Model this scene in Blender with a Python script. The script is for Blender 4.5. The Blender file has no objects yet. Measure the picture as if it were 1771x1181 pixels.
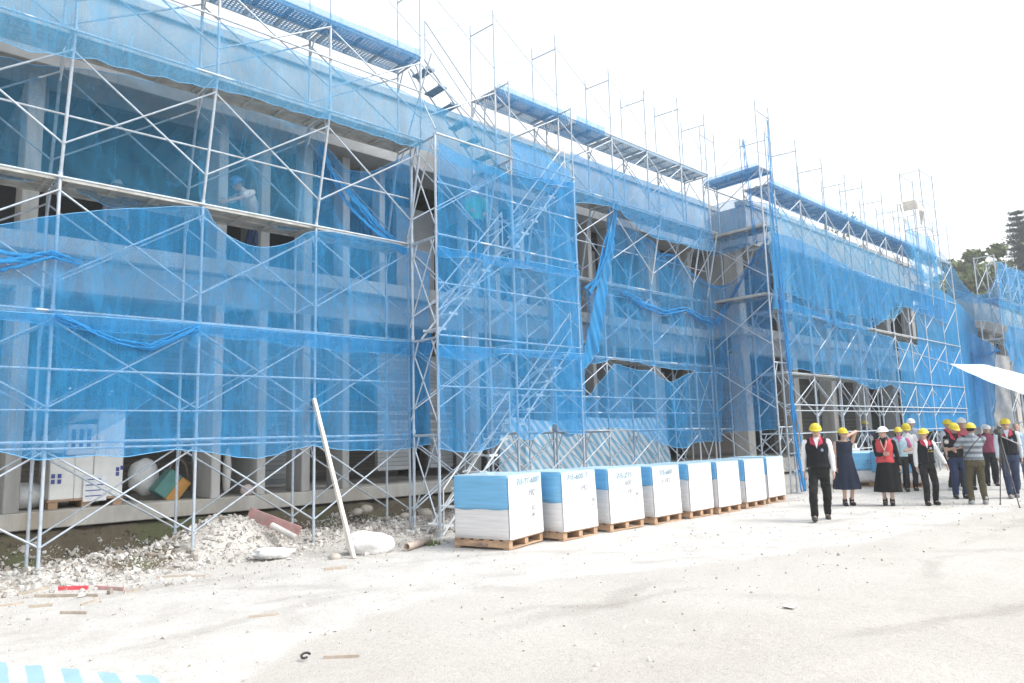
import bpy, math, random
from math import sin, cos, pi, radians, sqrt, atan2, tan, exp
from mathutils import Vector, Matrix, Quaternion, noise
S = bpy.context.scene
COL = S.collection
# ------------------------------------------------------------------ camera
F_PX, YAW, PITCH, ROLL, CAM_H = 1248.94, 0.750477, 0.131743, -0.0273318, 1.6095
IW, IH = 1771.0, 1181.0
fw = Vector((sin(YAW)*cos(PITCH), cos(YAW)*cos(PITCH), sin(PITCH)))
_r0 = Vector((cos(YAW), -sin(YAW), 0)); _u0 = _r0.cross(fw)
cr = _r0*cos(ROLL)+_u0*sin(ROLL); cu = cr.cross(fw)
camd = bpy.data.cameras.new('camera'); cam = bpy.data.objects.new('camera', camd); COL.objects.link(cam)
m = Matrix((cr, cu, -fw)).transposed().to_4x4(); m.translation = (0, 0, CAM_H); cam.matrix_world = m
camd.sensor_width = 36; camd.lens = F_PX/IW*36; camd.clip_start = 0.05; camd.clip_end = 2000
S.camera = cam
# ------------------------------------------------------------------ world, sun, exposure
SUN_DIR = Vector((0.42, -0.62, 0.86)).normalized()      # towards the sun
w = bpy.data.worlds.new('World'); S.world = w; w.use_nodes = True
nt = w.node_tree; nt.nodes.clear()
sky = nt.nodes.new('ShaderNodeTexSky'); sky.sky_type = 'NISHITA'; sky.sun_disc = False
sky.sun_elevation = math.asin(SUN_DIR.z); sky.sun_rotation = atan2(SUN_DIR.x, SUN_DIR.y)
sky.air_density = 1.0; sky.dust_density = 6.0; sky.ozone_density = 1.0
hs = nt.nodes.new('ShaderNodeHueSaturation'); hs.inputs['Saturation'].default_value = 0.13; hs.inputs['Value'].default_value = 1.0
mxw = nt.nodes.new('ShaderNodeMix'); mxw.data_type = 'RGBA'; mxw.inputs['Factor'].default_value = 0.55
mxw.inputs['B'].default_value = (7.2, 7.5, 7.8, 1)       # even overcast cloud veil over the clear-sky model
bg = nt.nodes.new('ShaderNodeBackground'); bg.inputs['Strength'].default_value = 0.12
wo = nt.nodes.new('ShaderNodeOutputWorld')
nt.links.new(sky.outputs[0], hs.inputs['Color']); nt.links.new(hs.outputs[0], mxw.inputs['A'])
nt.links.new(mxw.outputs['Result'], bg.inputs['Color']); nt.links.new(bg.outputs[0], wo.inputs[0])
sd = bpy.data.lights.new('sun', 'SUN'); sd.energy = 1.5; sd.angle = radians(22); sd.color = (1, 0.985, 0.955)
so = bpy.data.objects.new('sun', sd); COL.objects.link(so); so.rotation_euler = SUN_DIR.to_track_quat('Z', 'Y').to_euler()
S.view_settings.view_transform = 'Standard'; S.view_settings.look = 'None'
S.view_settings.exposure = 1.06; S.view_settings.gamma = 1.0
S.cycles.transparent_max_bounces = 40; S.cycles.max_bounces = 7; S.cycles.diffuse_bounces = 4
S.cycles.use_denoising = True
# ------------------------------------------------------------------ pixel -> point on a plane of the place
def ray(px, py): return fw*F_PX + cr*(px-IW/2) + cu*(IH/2-py)
def at(px, py, p0, n):
    d = ray(px, py); o = Vector((0, 0, CAM_H)); n = Vector(n)
    return o + d*((Vector(p0)-o).dot(n)/d.dot(n))
def atY(px, py, y): return at(px, py, (0, y, 0), (0, 1, 0))
def atX(px, py, x): return at(px, py, (x, 0, 0), (1, 0, 0))
def atZ(px, py, z=0.0): return at(px, py, (0, 0, z), (0, 0, 1))
RND = random.Random(7)
# ------------------------------------------------------------------ materials
def ramp(nt, fac, stops):
    r = nt.nodes.new('ShaderNodeValToRGB'); e = r.color_ramp.elements
    while len(e) < len(stops): e.new(0.5)
    for el, (p, c) in zip(e, stops): el.position = p; el.color = (*c, 1) if len(c) == 3 else c
    nt.links.new(fac, r.inputs[0]); return r.outputs[0]
def nz(nt, scale, detail=5, rough=0.6, vec=None, coord='Object', dist=0.0):
    n = nt.nodes.new('ShaderNodeTexNoise'); n.inputs['Scale'].default_value = scale
    n.inputs['Detail'].default_value = detail; n.inputs['Roughness'].default_value = rough; n.inputs['Distortion'].default_value = dist
    if vec is None:
        t = nt.nodes.new('ShaderNodeTexCoord'); vec = t.outputs[coord]
    nt.links.new(vec, n.inputs['Vector']); return n.outputs['Fac']
def mapping(nt, scale=(1, 1, 1), rot=(0, 0, 0), coord='Object'):
    t = nt.nodes.new('ShaderNodeTexCoord'); mp = nt.nodes.new('ShaderNodeMapping')
    mp.inputs['Scale'].default_value = scale; mp.inputs['Rotation'].default_value = rot
    nt.links.new(t.outputs[coord], mp.inputs[0]); return mp.outputs[0]
def mixc(nt, fac, a, b, mode='MIX'):
    n = nt.nodes.new('ShaderNodeMix'); n.data_type = 'RGBA'; n.blend_type = mode
    for sck, v in (('Factor', fac), ('A', a), ('B', b)):
        i = n.inputs[sck]
        if isinstance(v, (int, float)): i.default_value = v
        elif isinstance(v, tuple): i.default_value = (*v, 1)
        else: nt.links.new(v, i)
    return n.outputs['Result']
def math_(nt, op, a, b=0.5):
    n = nt.nodes.new('ShaderNodeMath'); n.operation = op
    for i, v in enumerate((a, b)):
        if isinstance(v, (int, float)): n.inputs[i].default_value = v
        else: nt.links.new(v, n.inputs[i])
    return n.outputs[0]
def newmat(name):
    mt = bpy.data.materials.new(name); mt.use_nodes = True
    return mt, mt.node_tree, mt.node_tree.nodes['Principled BSDF']
def bump(nt, b, h, strength=0.3, dist=0.02):
    n = nt.nodes.new('ShaderNodeBump'); n.inputs['Strength'].default_value = strength; n.inputs['Distance'].default_value = dist
    nt.links.new(h, n.inputs['Height']); nt.links.new(n.outputs[0], b.inputs['Normal'])
def mottled(name, c, scale=4, var=0.25, rough=0.8, metal=0.0, bscale=None, bstr=0.2, bdist=0.01, dirt=None, stretch=(1, 1, 1)):
    mt, nt, b = newmat(name)
    v = mapping(nt, stretch)
    a = nz(nt, scale, 6, 0.65, v)
    lo = tuple(x*(1-var) for x in c); hi = tuple(min(1, x*(1+var)) for x in c)
    col = ramp(nt, a, [(0.3, lo), (0.7, hi)])
    if dirt:
        d = nz(nt, scale*0.35, 7, 0.7, v, dist=0.6); dm = ramp(nt, d, [(0.52, (0, 0, 0)), (0.72, (1, 1, 1))])
        col = mixc(nt, dm, col, dirt)
    nt.links.new(col, b.inputs['Base Color']); b.inputs['Roughness'].default_value = rough; b.inputs['Metallic'].default_value = metal
    if bscale: bump(nt, b, nz(nt, bscale, 6, 0.6, v), bstr, bdist)
    if name.split('_')[0] in ('vest', 'trousers', 'shirt', 'skirt', 'collar', 'hair', 'shoe'): b.inputs['Specular IOR Level'].default_value = 0.12
    return mt
M = {}
M['concrete'] = mottled('concrete', (0.37, 0.37, 0.365), 1.6, 0.2, 0.9, bscale=14, bstr=0.25, dirt=(0.27, 0.26, 0.24))
M['concrete_fin'] = mottled('concrete_fin', (0.44, 0.43, 0.41), 2.5, 0.22, 0.9, bscale=18, bstr=0.25, dirt=(0.30, 0.29, 0.27), stretch=(1, 1, 0.25))
M['concrete_slab'] = mottled('concrete_slab', (0.47, 0.45, 0.41), 2.2, 0.22, 0.9, bscale=20, bstr=0.3, dirt=(0.36, 0.31, 0.24), stretch=(1, 1, 0.4))
M['concrete_shade'] = mottled('concrete_interior_shade', (0.055, 0.055, 0.055), 1.2, 0.3, 0.95)  # shade of the rooms put into the colour, far darker than real concrete
M['galv'] = mottled('galvanised_tube', (0.43, 0.49, 0.555), 9, 0.2, 0.5, 0.25, bscale=60, bstr=0.1, bdist=0.002, dirt=(0.42, 0.40, 0.37))
M['galv_dull'] = mottled('dull_tube', (0.50, 0.49, 0.46), 9, 0.25, 0.6, 0.2, dirt=(0.30, 0.25, 0.2))
M['galv_thin'] = mottled('thin_tube', (0.34, 0.41, 0.48), 9, 0.2, 0.55, 0.2)
M['deck'] = mottled('deck_metal', (0.42, 0.42, 0.40), 6, 0.25, 0.6, 0.3, dirt=(0.25, 0.22, 0.18))
M['wood'] = mottled('pallet_wood', (0.46, 0.30, 0.19), 5, 0.35, 0.85, bscale=25, dirt=(0.28, 0.17, 0.11), stretch=(0.3, 1, 3))
M['wood_pale'] = mottled('pale_timber', (0.70, 0.64, 0.56), 6, 0.2, 0.8, bscale=30, stretch=(3, 3, 0.3))
M['wood_grey'] = mottled('grey_timber', (0.42, 0.36, 0.30), 6, 0.35, 0.9, bscale=30)
M['white_plastic'] = mottled('white_sack', (0.78, 0.78, 0.77), 5, 0.1, 0.6, bscale=12, bstr=0.6, bdist=0.03)
M['rust'] = mottled('rusty_pipe', (0.34, 0.22, 0.16), 12, 0.35, 0.8, bscale=30)
M['redpaint'] = mottled('faded_red_board', (0.52, 0.30, 0.29), 5, 0.3, 0.8, dirt=(0.45, 0.38, 0.35))
M['red'] = mottled('red_plastic', (0.62, 0.08, 0.10), 5, 0.2, 0.5)
M['black'] = mottled('black_plastic', (0.03, 0.03, 0.032), 8, 0.3, 0.5)
M['green_box'] = mottled('teal_crate', (0.10, 0.26, 0.24), 5, 0.2, 0.7)
M['orange_box'] = mottled('orange_card', (0.55, 0.28, 0.07), 5, 0.2, 0.7)
M['ink'] = mottled('marker_ink', (0.16, 0.17, 0.20), 20, 0.2, 0.7)
M['bluemark'] = mottled('blue_print', (0.07, 0.09, 0.32), 8, 0.2, 0.6)
M['stone_pale'] = mottled('river_stone', (0.42, 0.38, 0.33), 3, 0.25, 0.9, bscale=9)
M['bark'] = mottled('bark', (0.13, 0.10, 0.07), 6, 0.4, 0.95, bscale=18)
M['cloth_hang'] = mottled('grey_cloth', (0.55, 0.53, 0.50), 4, 0.2, 0.9, bscale=9, bstr=0.5, bdist=0.04)

def netmat(name, col, alpha, avar=0.16, seed=0.0):
    mt = bpy.data.materials.new(name); mt.use_nodes = True; nt = mt.node_tree; nt.nodes.clear()
    v = mapping(nt, (1, 1, 1)); 
    big = nz(nt, 0.9, 5, 0.65, v, dist=0.5); streak = nz(nt, 3.0, 5, 0.7, mapping(nt, (2.5, 2.5, 0.28), (0, 0.25, 0)))
    fine = nz(nt, 95, 2, 0.5, v)
    a = math_(nt, 'ADD', alpha-avar, math_(nt, 'MULTIPLY', big, avar*1.1))
    a = math_(nt, 'ADD', a, math_(nt, 'MULTIPLY', streak, avar*1.0))
    a = math_(nt, 'ADD', a, math_(nt, 'MULTIPLY', math_(nt, 'SUBTRACT', fine, 0.5), 0.35))
    for sc_, rt_ in ((.38, (0.0, 0.5, 0.2)), (.6, (0.1, -0.6, 0.1))):                     # sharp creases
        cr1 = nz(nt, sc_, 3, 0.55, mapping(nt, (2.2, 2.2, 0.6), rt_), dist=.3); cr1 = math_(nt, 'ABSOLUTE', math_(nt, 'SUBTRACT', cr1, .5))
        a = math_(nt, 'ADD', a, math_(nt, 'MULTIPLY', ramp(nt, cr1, [(0.0, (1, 1, 1)), (0.02, (0, 0, 0))]), .10))
    spl = ramp(nt, nz(nt, 7, 7, 0.8, v), [(0.66, (0, 0, 0)), (0.72, (1, 1, 1))])       # plaster splashes
    spl = math_(nt, 'MULTIPLY', spl, ramp(nt, nz(nt, 0.55, 3, 0.6, v), [(0.58, (0, 0, 0)), (0.70, (1, 1, 1))]))
    c = ramp(nt, streak, [(0.25, tuple(x*0.82 for x in col)), (0.75, tuple(min(1, x*1.15) for x in col))])
    c = mixc(nt, math_(nt, 'MULTIPLY', spl, 0.6), c, (0.62, 0.64, 0.66))
    a = math_(nt, 'ADD', a, math_(nt, 'MULTIPLY', spl, 0.25)); a = math_(nt, 'MINIMUM', a, 0.97)
    d = nt.nodes.new('ShaderNodeBsdfDiffuse'); t = nt.nodes.new('ShaderNodeBsdfTranslucent'); tr = nt.nodes.new('ShaderNodeBsdfTransparent')
    nt.links.new(c, d.inputs[0]); nt.links.new(c, t.inputs[0])
    m1 = nt.nodes.new('ShaderNodeMixShader'); m1.inputs[0].default_value = 0.35
    nt.links.new(d.outputs[0], m1.inputs[1]); nt.links.new(t.outputs[0], m1.inputs[2])
    m2 = nt.nodes.new('ShaderNodeMixShader'); nt.links.new(a, m2.inputs[0])
    nt.links.new(tr.outputs[0], m2.inputs[1]); nt.links.new(m1.outputs[0], m2.inputs[2])
    o = nt.nodes.new('ShaderNodeOutputMaterial'); nt.links.new(m2.outputs[0], o.inputs[0]); return mt
NB = (0.055, 0.335, 0.68)
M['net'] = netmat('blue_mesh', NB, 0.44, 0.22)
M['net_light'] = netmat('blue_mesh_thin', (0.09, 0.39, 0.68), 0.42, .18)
M['net_shaded'] = netmat('blue_mesh_shaded', (0.06, 0.27, 0.47), 0.42, .18)  # copy of the blue mesh with shade put into its colour
M['net_dense'] = netmat('blue_mesh_bunched', (0.06, 0.34, 0.68), 0.80, 0.12)

M['net_thick'] = netmat('blue_mesh_doubled', (0.06, 0.35, 0.70), 0.60, 0.22)
M['hem'] = mottled('hem_cord', (0.16, 0.40, 0.66), 8, .2, .8)
def perfmat():
    mt, nt, b = newmat('perforated_deck'); b.inputs['Roughness'].default_value = 0.6
    nt.links.new(ramp(nt, nz(nt, 6, 4), [(0.3, (0.20, 0.38, 0.58)), (0.7, (0.34, 0.50, 0.66))]), b.inputs['Base Color'])
    t = nt.nodes.new('ShaderNodeTexCoord'); sp = nt.nodes.new('ShaderNodeSeparateXYZ'); nt.links.new(t.outputs['Object'], sp.inputs[0])
    def wv(sock, per, thr):
        f = math_(nt, 'FRACT', math_(nt, 'MULTIPLY', sock, 1/per)); return math_(nt, 'LESS_THAN', f, thr)
    h = math_(nt, 'MULTIPLY', wv(sp.outputs[0], 0.065, 0.55), wv(sp.outputs[1], 0.055, 0.5))
    nt.links.new(math_(nt, 'SUBTRACT', 1.0, h), b.inputs['Alpha']); return mt
M['perf'] = perfmat()

def stripemat(name, c1, c2, period, ang=(0, 0, 0), axis=0, alpha=1.0, soft=0.04, wob=0.02):
    mt, nt, b = newmat(name); v = mapping(nt, (1, 1, 1), ang)
    sp = nt.nodes.new('ShaderNodeSeparateXYZ'); nt.links.new(v, sp.inputs[0])
    x = math_(nt, 'ADD', sp.outputs[axis], math_(nt, 'MULTIPLY', nz(nt, 1.5, 3), wob))
    f = math_(nt, 'FRACT', math_(nt, 'MULTIPLY', x, 1/period)); f = math_(nt, 'ABSOLUTE', math_(nt, 'SUBTRACT', f, 0.5)); 
    fac = ramp(nt, f, [(0.25-soft, (0, 0, 0)), (0.25+soft, (1, 1, 1))])
    col = mixc(nt, fac, c1, c2); nn = nz(nt, 6, 5); col = mixc(nt, math_(nt, 'MULTIPLY', nn, 0.35), col, (0.45, 0.52, 0.58))
    nt.links.new(col, b.inputs['Base Color']); b.inputs['Roughness'].default_value = 0.55
    bump(nt, b, nz(nt, 5, 4), 0.4, 0.03)
    b.inputs['Transmission Weight'].default_value = 0.0
    return mt
M['tarp_diag'] = stripemat('striped_tarpaulin', (0.10, 0.36, 0.56), (0.62, 0.67, 0.70), 0.17, (0, radians(42), 0), 0, soft=0.12, wob=0.10)
M['tarp_floor'] = stripemat('striped_sheet', (0.26, 0.43, 0.53), (0.56, 0.59, 0.61), 0.20, (0, 0, radians(6)), 0, soft=0.02, wob=0.04)
M['tarp_canopy'] = stripemat('striped_canopy', (0.26, 0.46, 0.58), (0.60, 0.62, 0.63), 0.16, (0, 0, radians(20)), 0, soft=0.08)

def boards(name, c, period=0.09, depth=0.02, vert=False):
    mt, nt, b = newmat(name); t = nt.nodes.new('ShaderNodeTexCoord'); sp = nt.nodes.new('ShaderNodeSeparateXYZ')
    nt.links.new(t.outputs['Object'], sp.inputs[0]); ax = sp.outputs[0 if vert else 2]
    q = math_(nt, 'MULTIPLY', ax, 1/period); f = math_(nt, 'FRACT', q); fl = math_(nt, 'FLOOR', q)
    wn = nt.nodes.new('ShaderNodeTexWhiteNoise'); wn.noise_dimensions = '1D'; nt.links.new(fl, wn.inputs['W'])
    col = ramp(nt, math_(nt, 'ADD', math_(nt, 'MULTIPLY', wn.outputs[0], 0.6), math_(nt, 'MULTIPLY', nz(nt, 4, 5), 0.4)), [(0.15, tuple(x*0.65 for x in c)), (0.85, tuple(min(1, x*1.3) for x in c))])
    gap = ramp(nt, f, [(0.0, (0, 0, 0)), (0.12, (1, 1, 1))]); col = mixc(nt, gap, tuple(x*0.3 for x in c), col)
    nt.links.new(col, b.inputs['Base Color']); b.inputs['Roughness'].default_value = 0.85
    bump(nt, b, gap, 0.6, depth); return mt
M['boards'] = boards('stacked_boards', (0.17, 0.15, 0.125), 0.075)
M['louvre'] = boards('louvre_slats', (0.34, 0.35, 0.35), 0.085)
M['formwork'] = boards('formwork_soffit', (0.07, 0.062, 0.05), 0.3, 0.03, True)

def wrapmat():
    mt, nt, b = newmat('stretch_wrapped_load'); t = nt.nodes.new('ShaderNodeTexCoord')
    lay = nz(nt, 1, 4, 0.6, mapping(nt, (1.2, 1.2, 30)))
    sm = nz(nt, 3, 4, 0.6, mapping(nt, (1, 1, 3)))
    c = ramp(nt, lay, [(0.3, (0.60, 0.59, 0.60)), (0.7, (0.78, 0.775, 0.77))])
    c = mixc(nt, math_(nt, 'MULTIPLY', sm, 0.25), c, (0.55, 0.52, 0.52))
    nt.links.new(c, b.inputs['Base Color']); b.inputs['Roughness'].default_value = 0.32
    wr = nt.nodes.new('ShaderNodeTexWave'); wr.inputs['Scale'].default_value = 3.5; wr.inputs['Distortion'].default_value = 6; wr.inputs['Detail'].default_value = 4
    nt.links.new(mapping(nt, (0.6, 0.6, 1.6), (0.3, 0.25, 0)), wr.inputs['Vector'])
    bump(nt, b, wr.outputs['Fac'], 0.22, 0.02); b.inputs['Coat Weight'].default_value = 0.3; return mt
def bluewrap(name, c):
    mt, nt, b = newmat(name); lay = nz(nt, 1, 4, 0.6, mapping(nt, (1.2, 1.2, 26)))
    nt.links.new(ramp(nt, lay, [(0.3, tuple(x*0.85 for x in c)), (0.7, tuple(min(1, x*1.15) for x in c))]), b.inputs['Base Color'])
    b.inputs['Roughness'].default_value = 0.35; b.inputs['Coat Weight'].default_value = 0.3
    bump(nt, b, nz(nt, 1, 5, 0.6, mapping(nt, (3, 3, 9), (0.4, 0.2, 0))), 0.3, 0.02); return mt
M['wrap'] = wrapmat(); M['bluewrap'] = bluewrap('blue_cover_film', (0.15, 0.42, 0.68)); M['paleblue'] = bluewrap('pale_blue_film', (0.50, 0.68, 0.77))

def groundmat():
    mt, nt, b = newmat('site_ground'); v = mapping(nt)
    at_ = nt.nodes.new('ShaderNodeAttribute'); at_.attribute_name = 'soil'
    big = nz(nt, 0.22, 5, 0.55, v, dist=0.4); mid = nz(nt, 1.3, 7, 0.7, v, dist=0.3); fine = nz(nt, 16, 6, 0.75, v); grit = nz(nt, 85, 3, 0.7, v)
    dust = ramp(nt, mid, [(0.3, (0.46, 0.435, 0.405)), (0.55, (0.575, 0.555, 0.525)), (0.75, (0.64, 0.62, 0.595))])
    tan_ = ramp(nt, mid, [(0.3, (0.405, 0.375, 0.345)), (0.7, (0.52, 0.49, 0.455))])
    tm = nt.nodes.new('ShaderNodeAttribute'); tm.attribute_name = 'tan'
    tf = math_(nt, 'ADD', tm.outputs['Fac'], math_(nt, 'MULTIPLY', math_(nt, 'SUBTRACT', big, 0.5), .7))
    tf = math_(nt, 'ADD', tf, math_(nt, 'MULTIPLY', math_(nt, 'SUBTRACT', mid, 0.5), 0.6))
    col = mixc(nt, ramp(nt, tf, [(0.42, (0, 0, 0)), (0.62, (1, 1, 1))]), dust, tan_)
    sf = math_(nt, 'ADD', at_.outputs['Fac'], math_(nt, 'MULTIPLY', math_(nt, 'SUBTRACT', fine, 0.5), 0.7))
    soil = ramp(nt, mid, [(0.3, (0.075, 0.06, 0.04)), (0.5, (0.13, 0.105, 0.07)), (0.62, (0.10, 0.115, 0.05)), (0.75, (0.2, 0.17, 0.12))])
    col = mixc(nt, ramp(nt, sf, [(0.35, (0, 0, 0)), (0.65, (1, 1, 1))]), col, soil)
    sp = ramp(nt, fine, [(0.25, (0.78, 0.76, 0.74)), (0.5, (1, 1, 1))]); col = mixc(nt, 0.75, col, sp, 'MULTIPLY')
    for rot_, off_, per_ in ((0.35, .2, 1.7), (0.95, .55, 2.9), (-.12, .3, 2.3)):            # faint wheel tracks in the dust
        vv = mapping(nt, (1, 1, 1), (0, 0, rot_)); sx = nt.nodes.new('ShaderNodeSeparateXYZ'); nt.links.new(vv, sx.inputs[0])
        yy = math_(nt, 'ADD', sx.outputs[1], math_(nt, 'MULTIPLY', big, 2.2)); fr_ = math_(nt, 'ABSOLUTE', math_(nt, 'SUBTRACT', math_(nt, 'FRACT', math_(nt, 'ADD', math_(nt, 'MULTIPLY', yy, 1/per_), off_)), .5))
        ln = ramp(nt, math_(nt, 'ADD', fr_, math_(nt, 'MULTIPLY', math_(nt, 'SUBTRACT', fine, .5), .12)), [(0.02, (.85, .84, .835)), (0.07, (1, 1, 1))])
        br = ramp(nt, nz(nt, .35, 3, .6, mapping(nt, (1, 1, 1), (0, 0, rot_))), [(.48, (0, 0, 0)), (.6, (1, 1, 1))]); col = mixc(nt, br, col, mixc(nt, 1.0, col, ln, 'MULTIPLY'))
    damp = ramp(nt, nz(nt, .9, 6, .75, v, dist=1.0), [(.60, (1, 1, 1)), (.70, (.86, .845, .83))]); col = mixc(nt, .8, col, damp, 'MULTIPLY')
    g2 = ramp(nt, grit, [(0.3, (0.60, 0.58, 0.56)), (0.5, (1, 1, 1))]); col = mixc(nt, 0.85, col, g2, 'MULTIPLY')
    nt.links.new(col, b.inputs['Base Color']); b.inputs['Roughness'].default_value = 0.95
    hh = math_(nt, 'ADD', math_(nt, 'MULTIPLY', fine, 1.0), math_(nt, 'MULTIPLY', grit, 0.3)); bump(nt, b, hh, 0.55, 0.035); return mt
M['ground'] = groundmat()
def attrmat(name, c, var=0.35, rough=0.9, bs=20):
    mt, nt, b = newmat(name); a = nt.nodes.new('ShaderNodeAttribute'); a.attribute_name = 'tone'
    nn = nz(nt, bs, 4); f = math_(nt, 'ADD', math_(nt, 'MULTIPLY', a.outputs['Fac'], 0.8), math_(nt, 'MULTIPLY', nn, 0.2))
    nt.links.new(ramp(nt, f, c), b.inputs['Base Color']); b.inputs['Roughness'].default_value = rough; return mt
M['rubble'] = attrmat('broken_concrete', [(0.0, (0.22, 0.17, 0.12)), (0.25, (0.36, 0.33, 0.30)), (0.6, (0.50, 0.48, 0.455)), (0.93, (0.62, 0.61, 0.59)), (1.0, (0.52, 0.32, 0.27))])
M['pebble'] = attrmat('pebbles', [(0.0, (0.34, 0.31, 0.28)), (0.5, (0.50, 0.475, 0.44)), (1.0, (0.66, 0.64, 0.61))])
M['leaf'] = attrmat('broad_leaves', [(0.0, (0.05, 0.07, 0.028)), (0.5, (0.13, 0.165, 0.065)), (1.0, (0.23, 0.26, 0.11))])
M['needle'] = attrmat('conifer_needles', [(0.0, (0.012, 0.034, 0.022)), (1.0, (0.035, 0.08, 0.05))])
M['weed'] = attrmat('weeds', [(0.0, (0.06, 0.10, 0.02)), (1.0, (0.18, 0.22, 0.06))])
def plain(name, c, rough=0.8, sc=14, var=0.15, **k):
    if name not in M: M[name] = mottled(name, c, sc, var, rough, **k)
    return M[name]
# ------------------------------------------------------------------ mesh helpers
TS = bpy.data.scenes.new('workbench')
def evaluated_mesh(ob):
    TS.collection.objects.link(ob); vl = TS.view_layers[0]; vl.update(); dg = vl.depsgraph; dg.update()
    return bpy.data.meshes.new_from_object(ob.evaluated_get(dg))
class MB:
    def __init__(s): s.v = []; s.f = []; s.mi = []; s.sm = []; s.tone = []
    def add(s, vs, fs, mi=0, smooth=False, tone=None):
        o = len(s.v); s.v += [tuple(x) for x in vs]
        for f in fs: s.f.append(tuple(i+o for i in f)); s.mi.append(mi); s.sm.append(smooth)
        if tone is not None: s.tone += [tone]*len(vs)
    def box(s, a, b, mi=0, M4=None):
        x0, y0, z0 = a; x1, y1, z1 = b
        vs = [Vector(p) for p in ((x0,y0,z0),(x1,y0,z0),(x1,y1,z0),(x0,y1,z0),(x0,y0,z1),(x1,y0,z1),(x1,y1,z1),(x0,y1,z1))]
        if M4 is not None: vs = [M4 @ p for p in vs]
        s.add(vs, [(0,3,2,1),(4,5,6,7),(0,1,5,4),(1,2,6,5),(2,3,7,6),(3,0,4,7)], mi)
    def tube(s, p0, p1, r, n=7, r1=None, mi=0, cap=True):
        p0 = Vector(p0); p1 = Vector(p1); d = (p1-p0)
        if d.length < 1e-6: return
        q = d.to_track_quat('Z', 'Y'); r1 = r if r1 is None else r1
        vs = [p0+q@Vector((r*cos(2*pi*i/n), r*sin(2*pi*i/n), 0)) for i in range(n)]+[p1+q@Vector((r1*cos(2*pi*i/n), r1*sin(2*pi*i/n), 0)) for i in range(n)]
        fs = [(i, (i+1)%n, n+(i+1)%n, n+i) for i in range(n)]
        s.add(vs, fs, mi, True)
        if cap: s.add(vs, [tuple(range(n-1, -1, -1)), tuple(range(n, 2*n))], mi)
    def path(s, pts, r, n=6, mi=0):
        for a, b in zip(pts, pts[1:]): s.tube(a, b, r, n, mi=mi)
    def rings(s, rings, mi=0, smooth=True, cap=True):
        n = len(rings[0]); vs = [p for r in rings for p in r]; fs = []
        for j in range(len(rings)-1):
            for i in range(n): fs.append((j*n+i, j*n+(i+1)%n, (j+1)*n+(i+1)%n, (j+1)*n+i))
        if cap: fs += [tuple(range(n-1, -1, -1)), tuple((len(rings)-1)*n+i for i in range(n))]
        s.add(vs, fs, mi, smooth)
    def ell(s, c, r, n=12, mi=0, rot=None, tone=None):
        c = Vector(c); vs = []; fs = []; m_ = n//2
        for j in range(1, m_):
            t = pi*j/m_
            for i in range(n):
                p = Vector((r[0]*sin(t)*cos(2*pi*i/n), r[1]*sin(t)*sin(2*pi*i/n), r[2]*cos(t)))
                if rot: p = rot @ p
                vs.append(c+p)
        tp = Vector((0, 0, r[2])); 
        if rot: tp = rot @ tp
        vs += [c+tp, c-tp]; a = len(vs)-2
        for j in range(m_-2):
            for i in range(n): fs.append((j*n+i, (j+1)*n+i, (j+1)*n+(i+1)%n, j*n+(i+1)%n))
        for i in range(n):
            fs.append((a, i, (i+1)%n)); fs.append((a+1, (m_-2)*n+(i+1)%n, (m_-2)*n+i))
        s.add(vs, fs, mi, True, tone)
    def mesh(s, name, mats):
        me = bpy.data.meshes.new(name); me.from_pydata(s.v, [], s.f); me.update()
        for mt in (mats if isinstance(mats, (list, tuple)) else [mats]): me.materials.append(mt)
        me.polygons.foreach_set('material_index', s.mi); me.polygons.foreach_set('use_smooth', s.sm)
        if s.tone:
            at_ = me.attributes.new('tone', 'FLOAT', 'POINT'); at_.data.foreach_set('value', s.tone)
        return me
    def build(s, name, mats, parent=None, loc=None, rz=None):
        o = bpy.data.objects.new(name, s.mesh(name, mats)); COL.objects.link(o)
        if parent: o.parent = parent
        if loc is not None: o.location = loc
        if rz is not None: o.rotation_euler.z = rz
        return o
def tag(o, label=None, cat=None, group=None, kind=None):
    if label: o['label'] = label
    if cat: o['category'] = cat
    if group: o['group'] = group
    if kind: o['kind'] = kind
    return o
def thing(name, label, cat, loc=(0, 0, 0), rz=0.0, group=None):
    o = bpy.data.objects.new(name, None); COL.objects.link(o); o.location = loc; o.rotation_euler.z = rz
    o.empty_display_size = 0.2
    return tag(o, label, cat, group)
def place(name, me, parent, loc=(0, 0, 0), rz=0.0, sc=None):
    o = bpy.data.objects.new(name, me); COL.objects.link(o); o.parent = parent; o.location = loc; o.rotation_euler.z = rz
    if sc: o.scale = sc
    return o
def bevel(o, wd=0.01, seg=1):
    b = o.modifiers.new('bevel', 'BEVEL'); b.width = wd; b.segments = seg; b.limit_method = 'ANGLE'; return o
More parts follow.
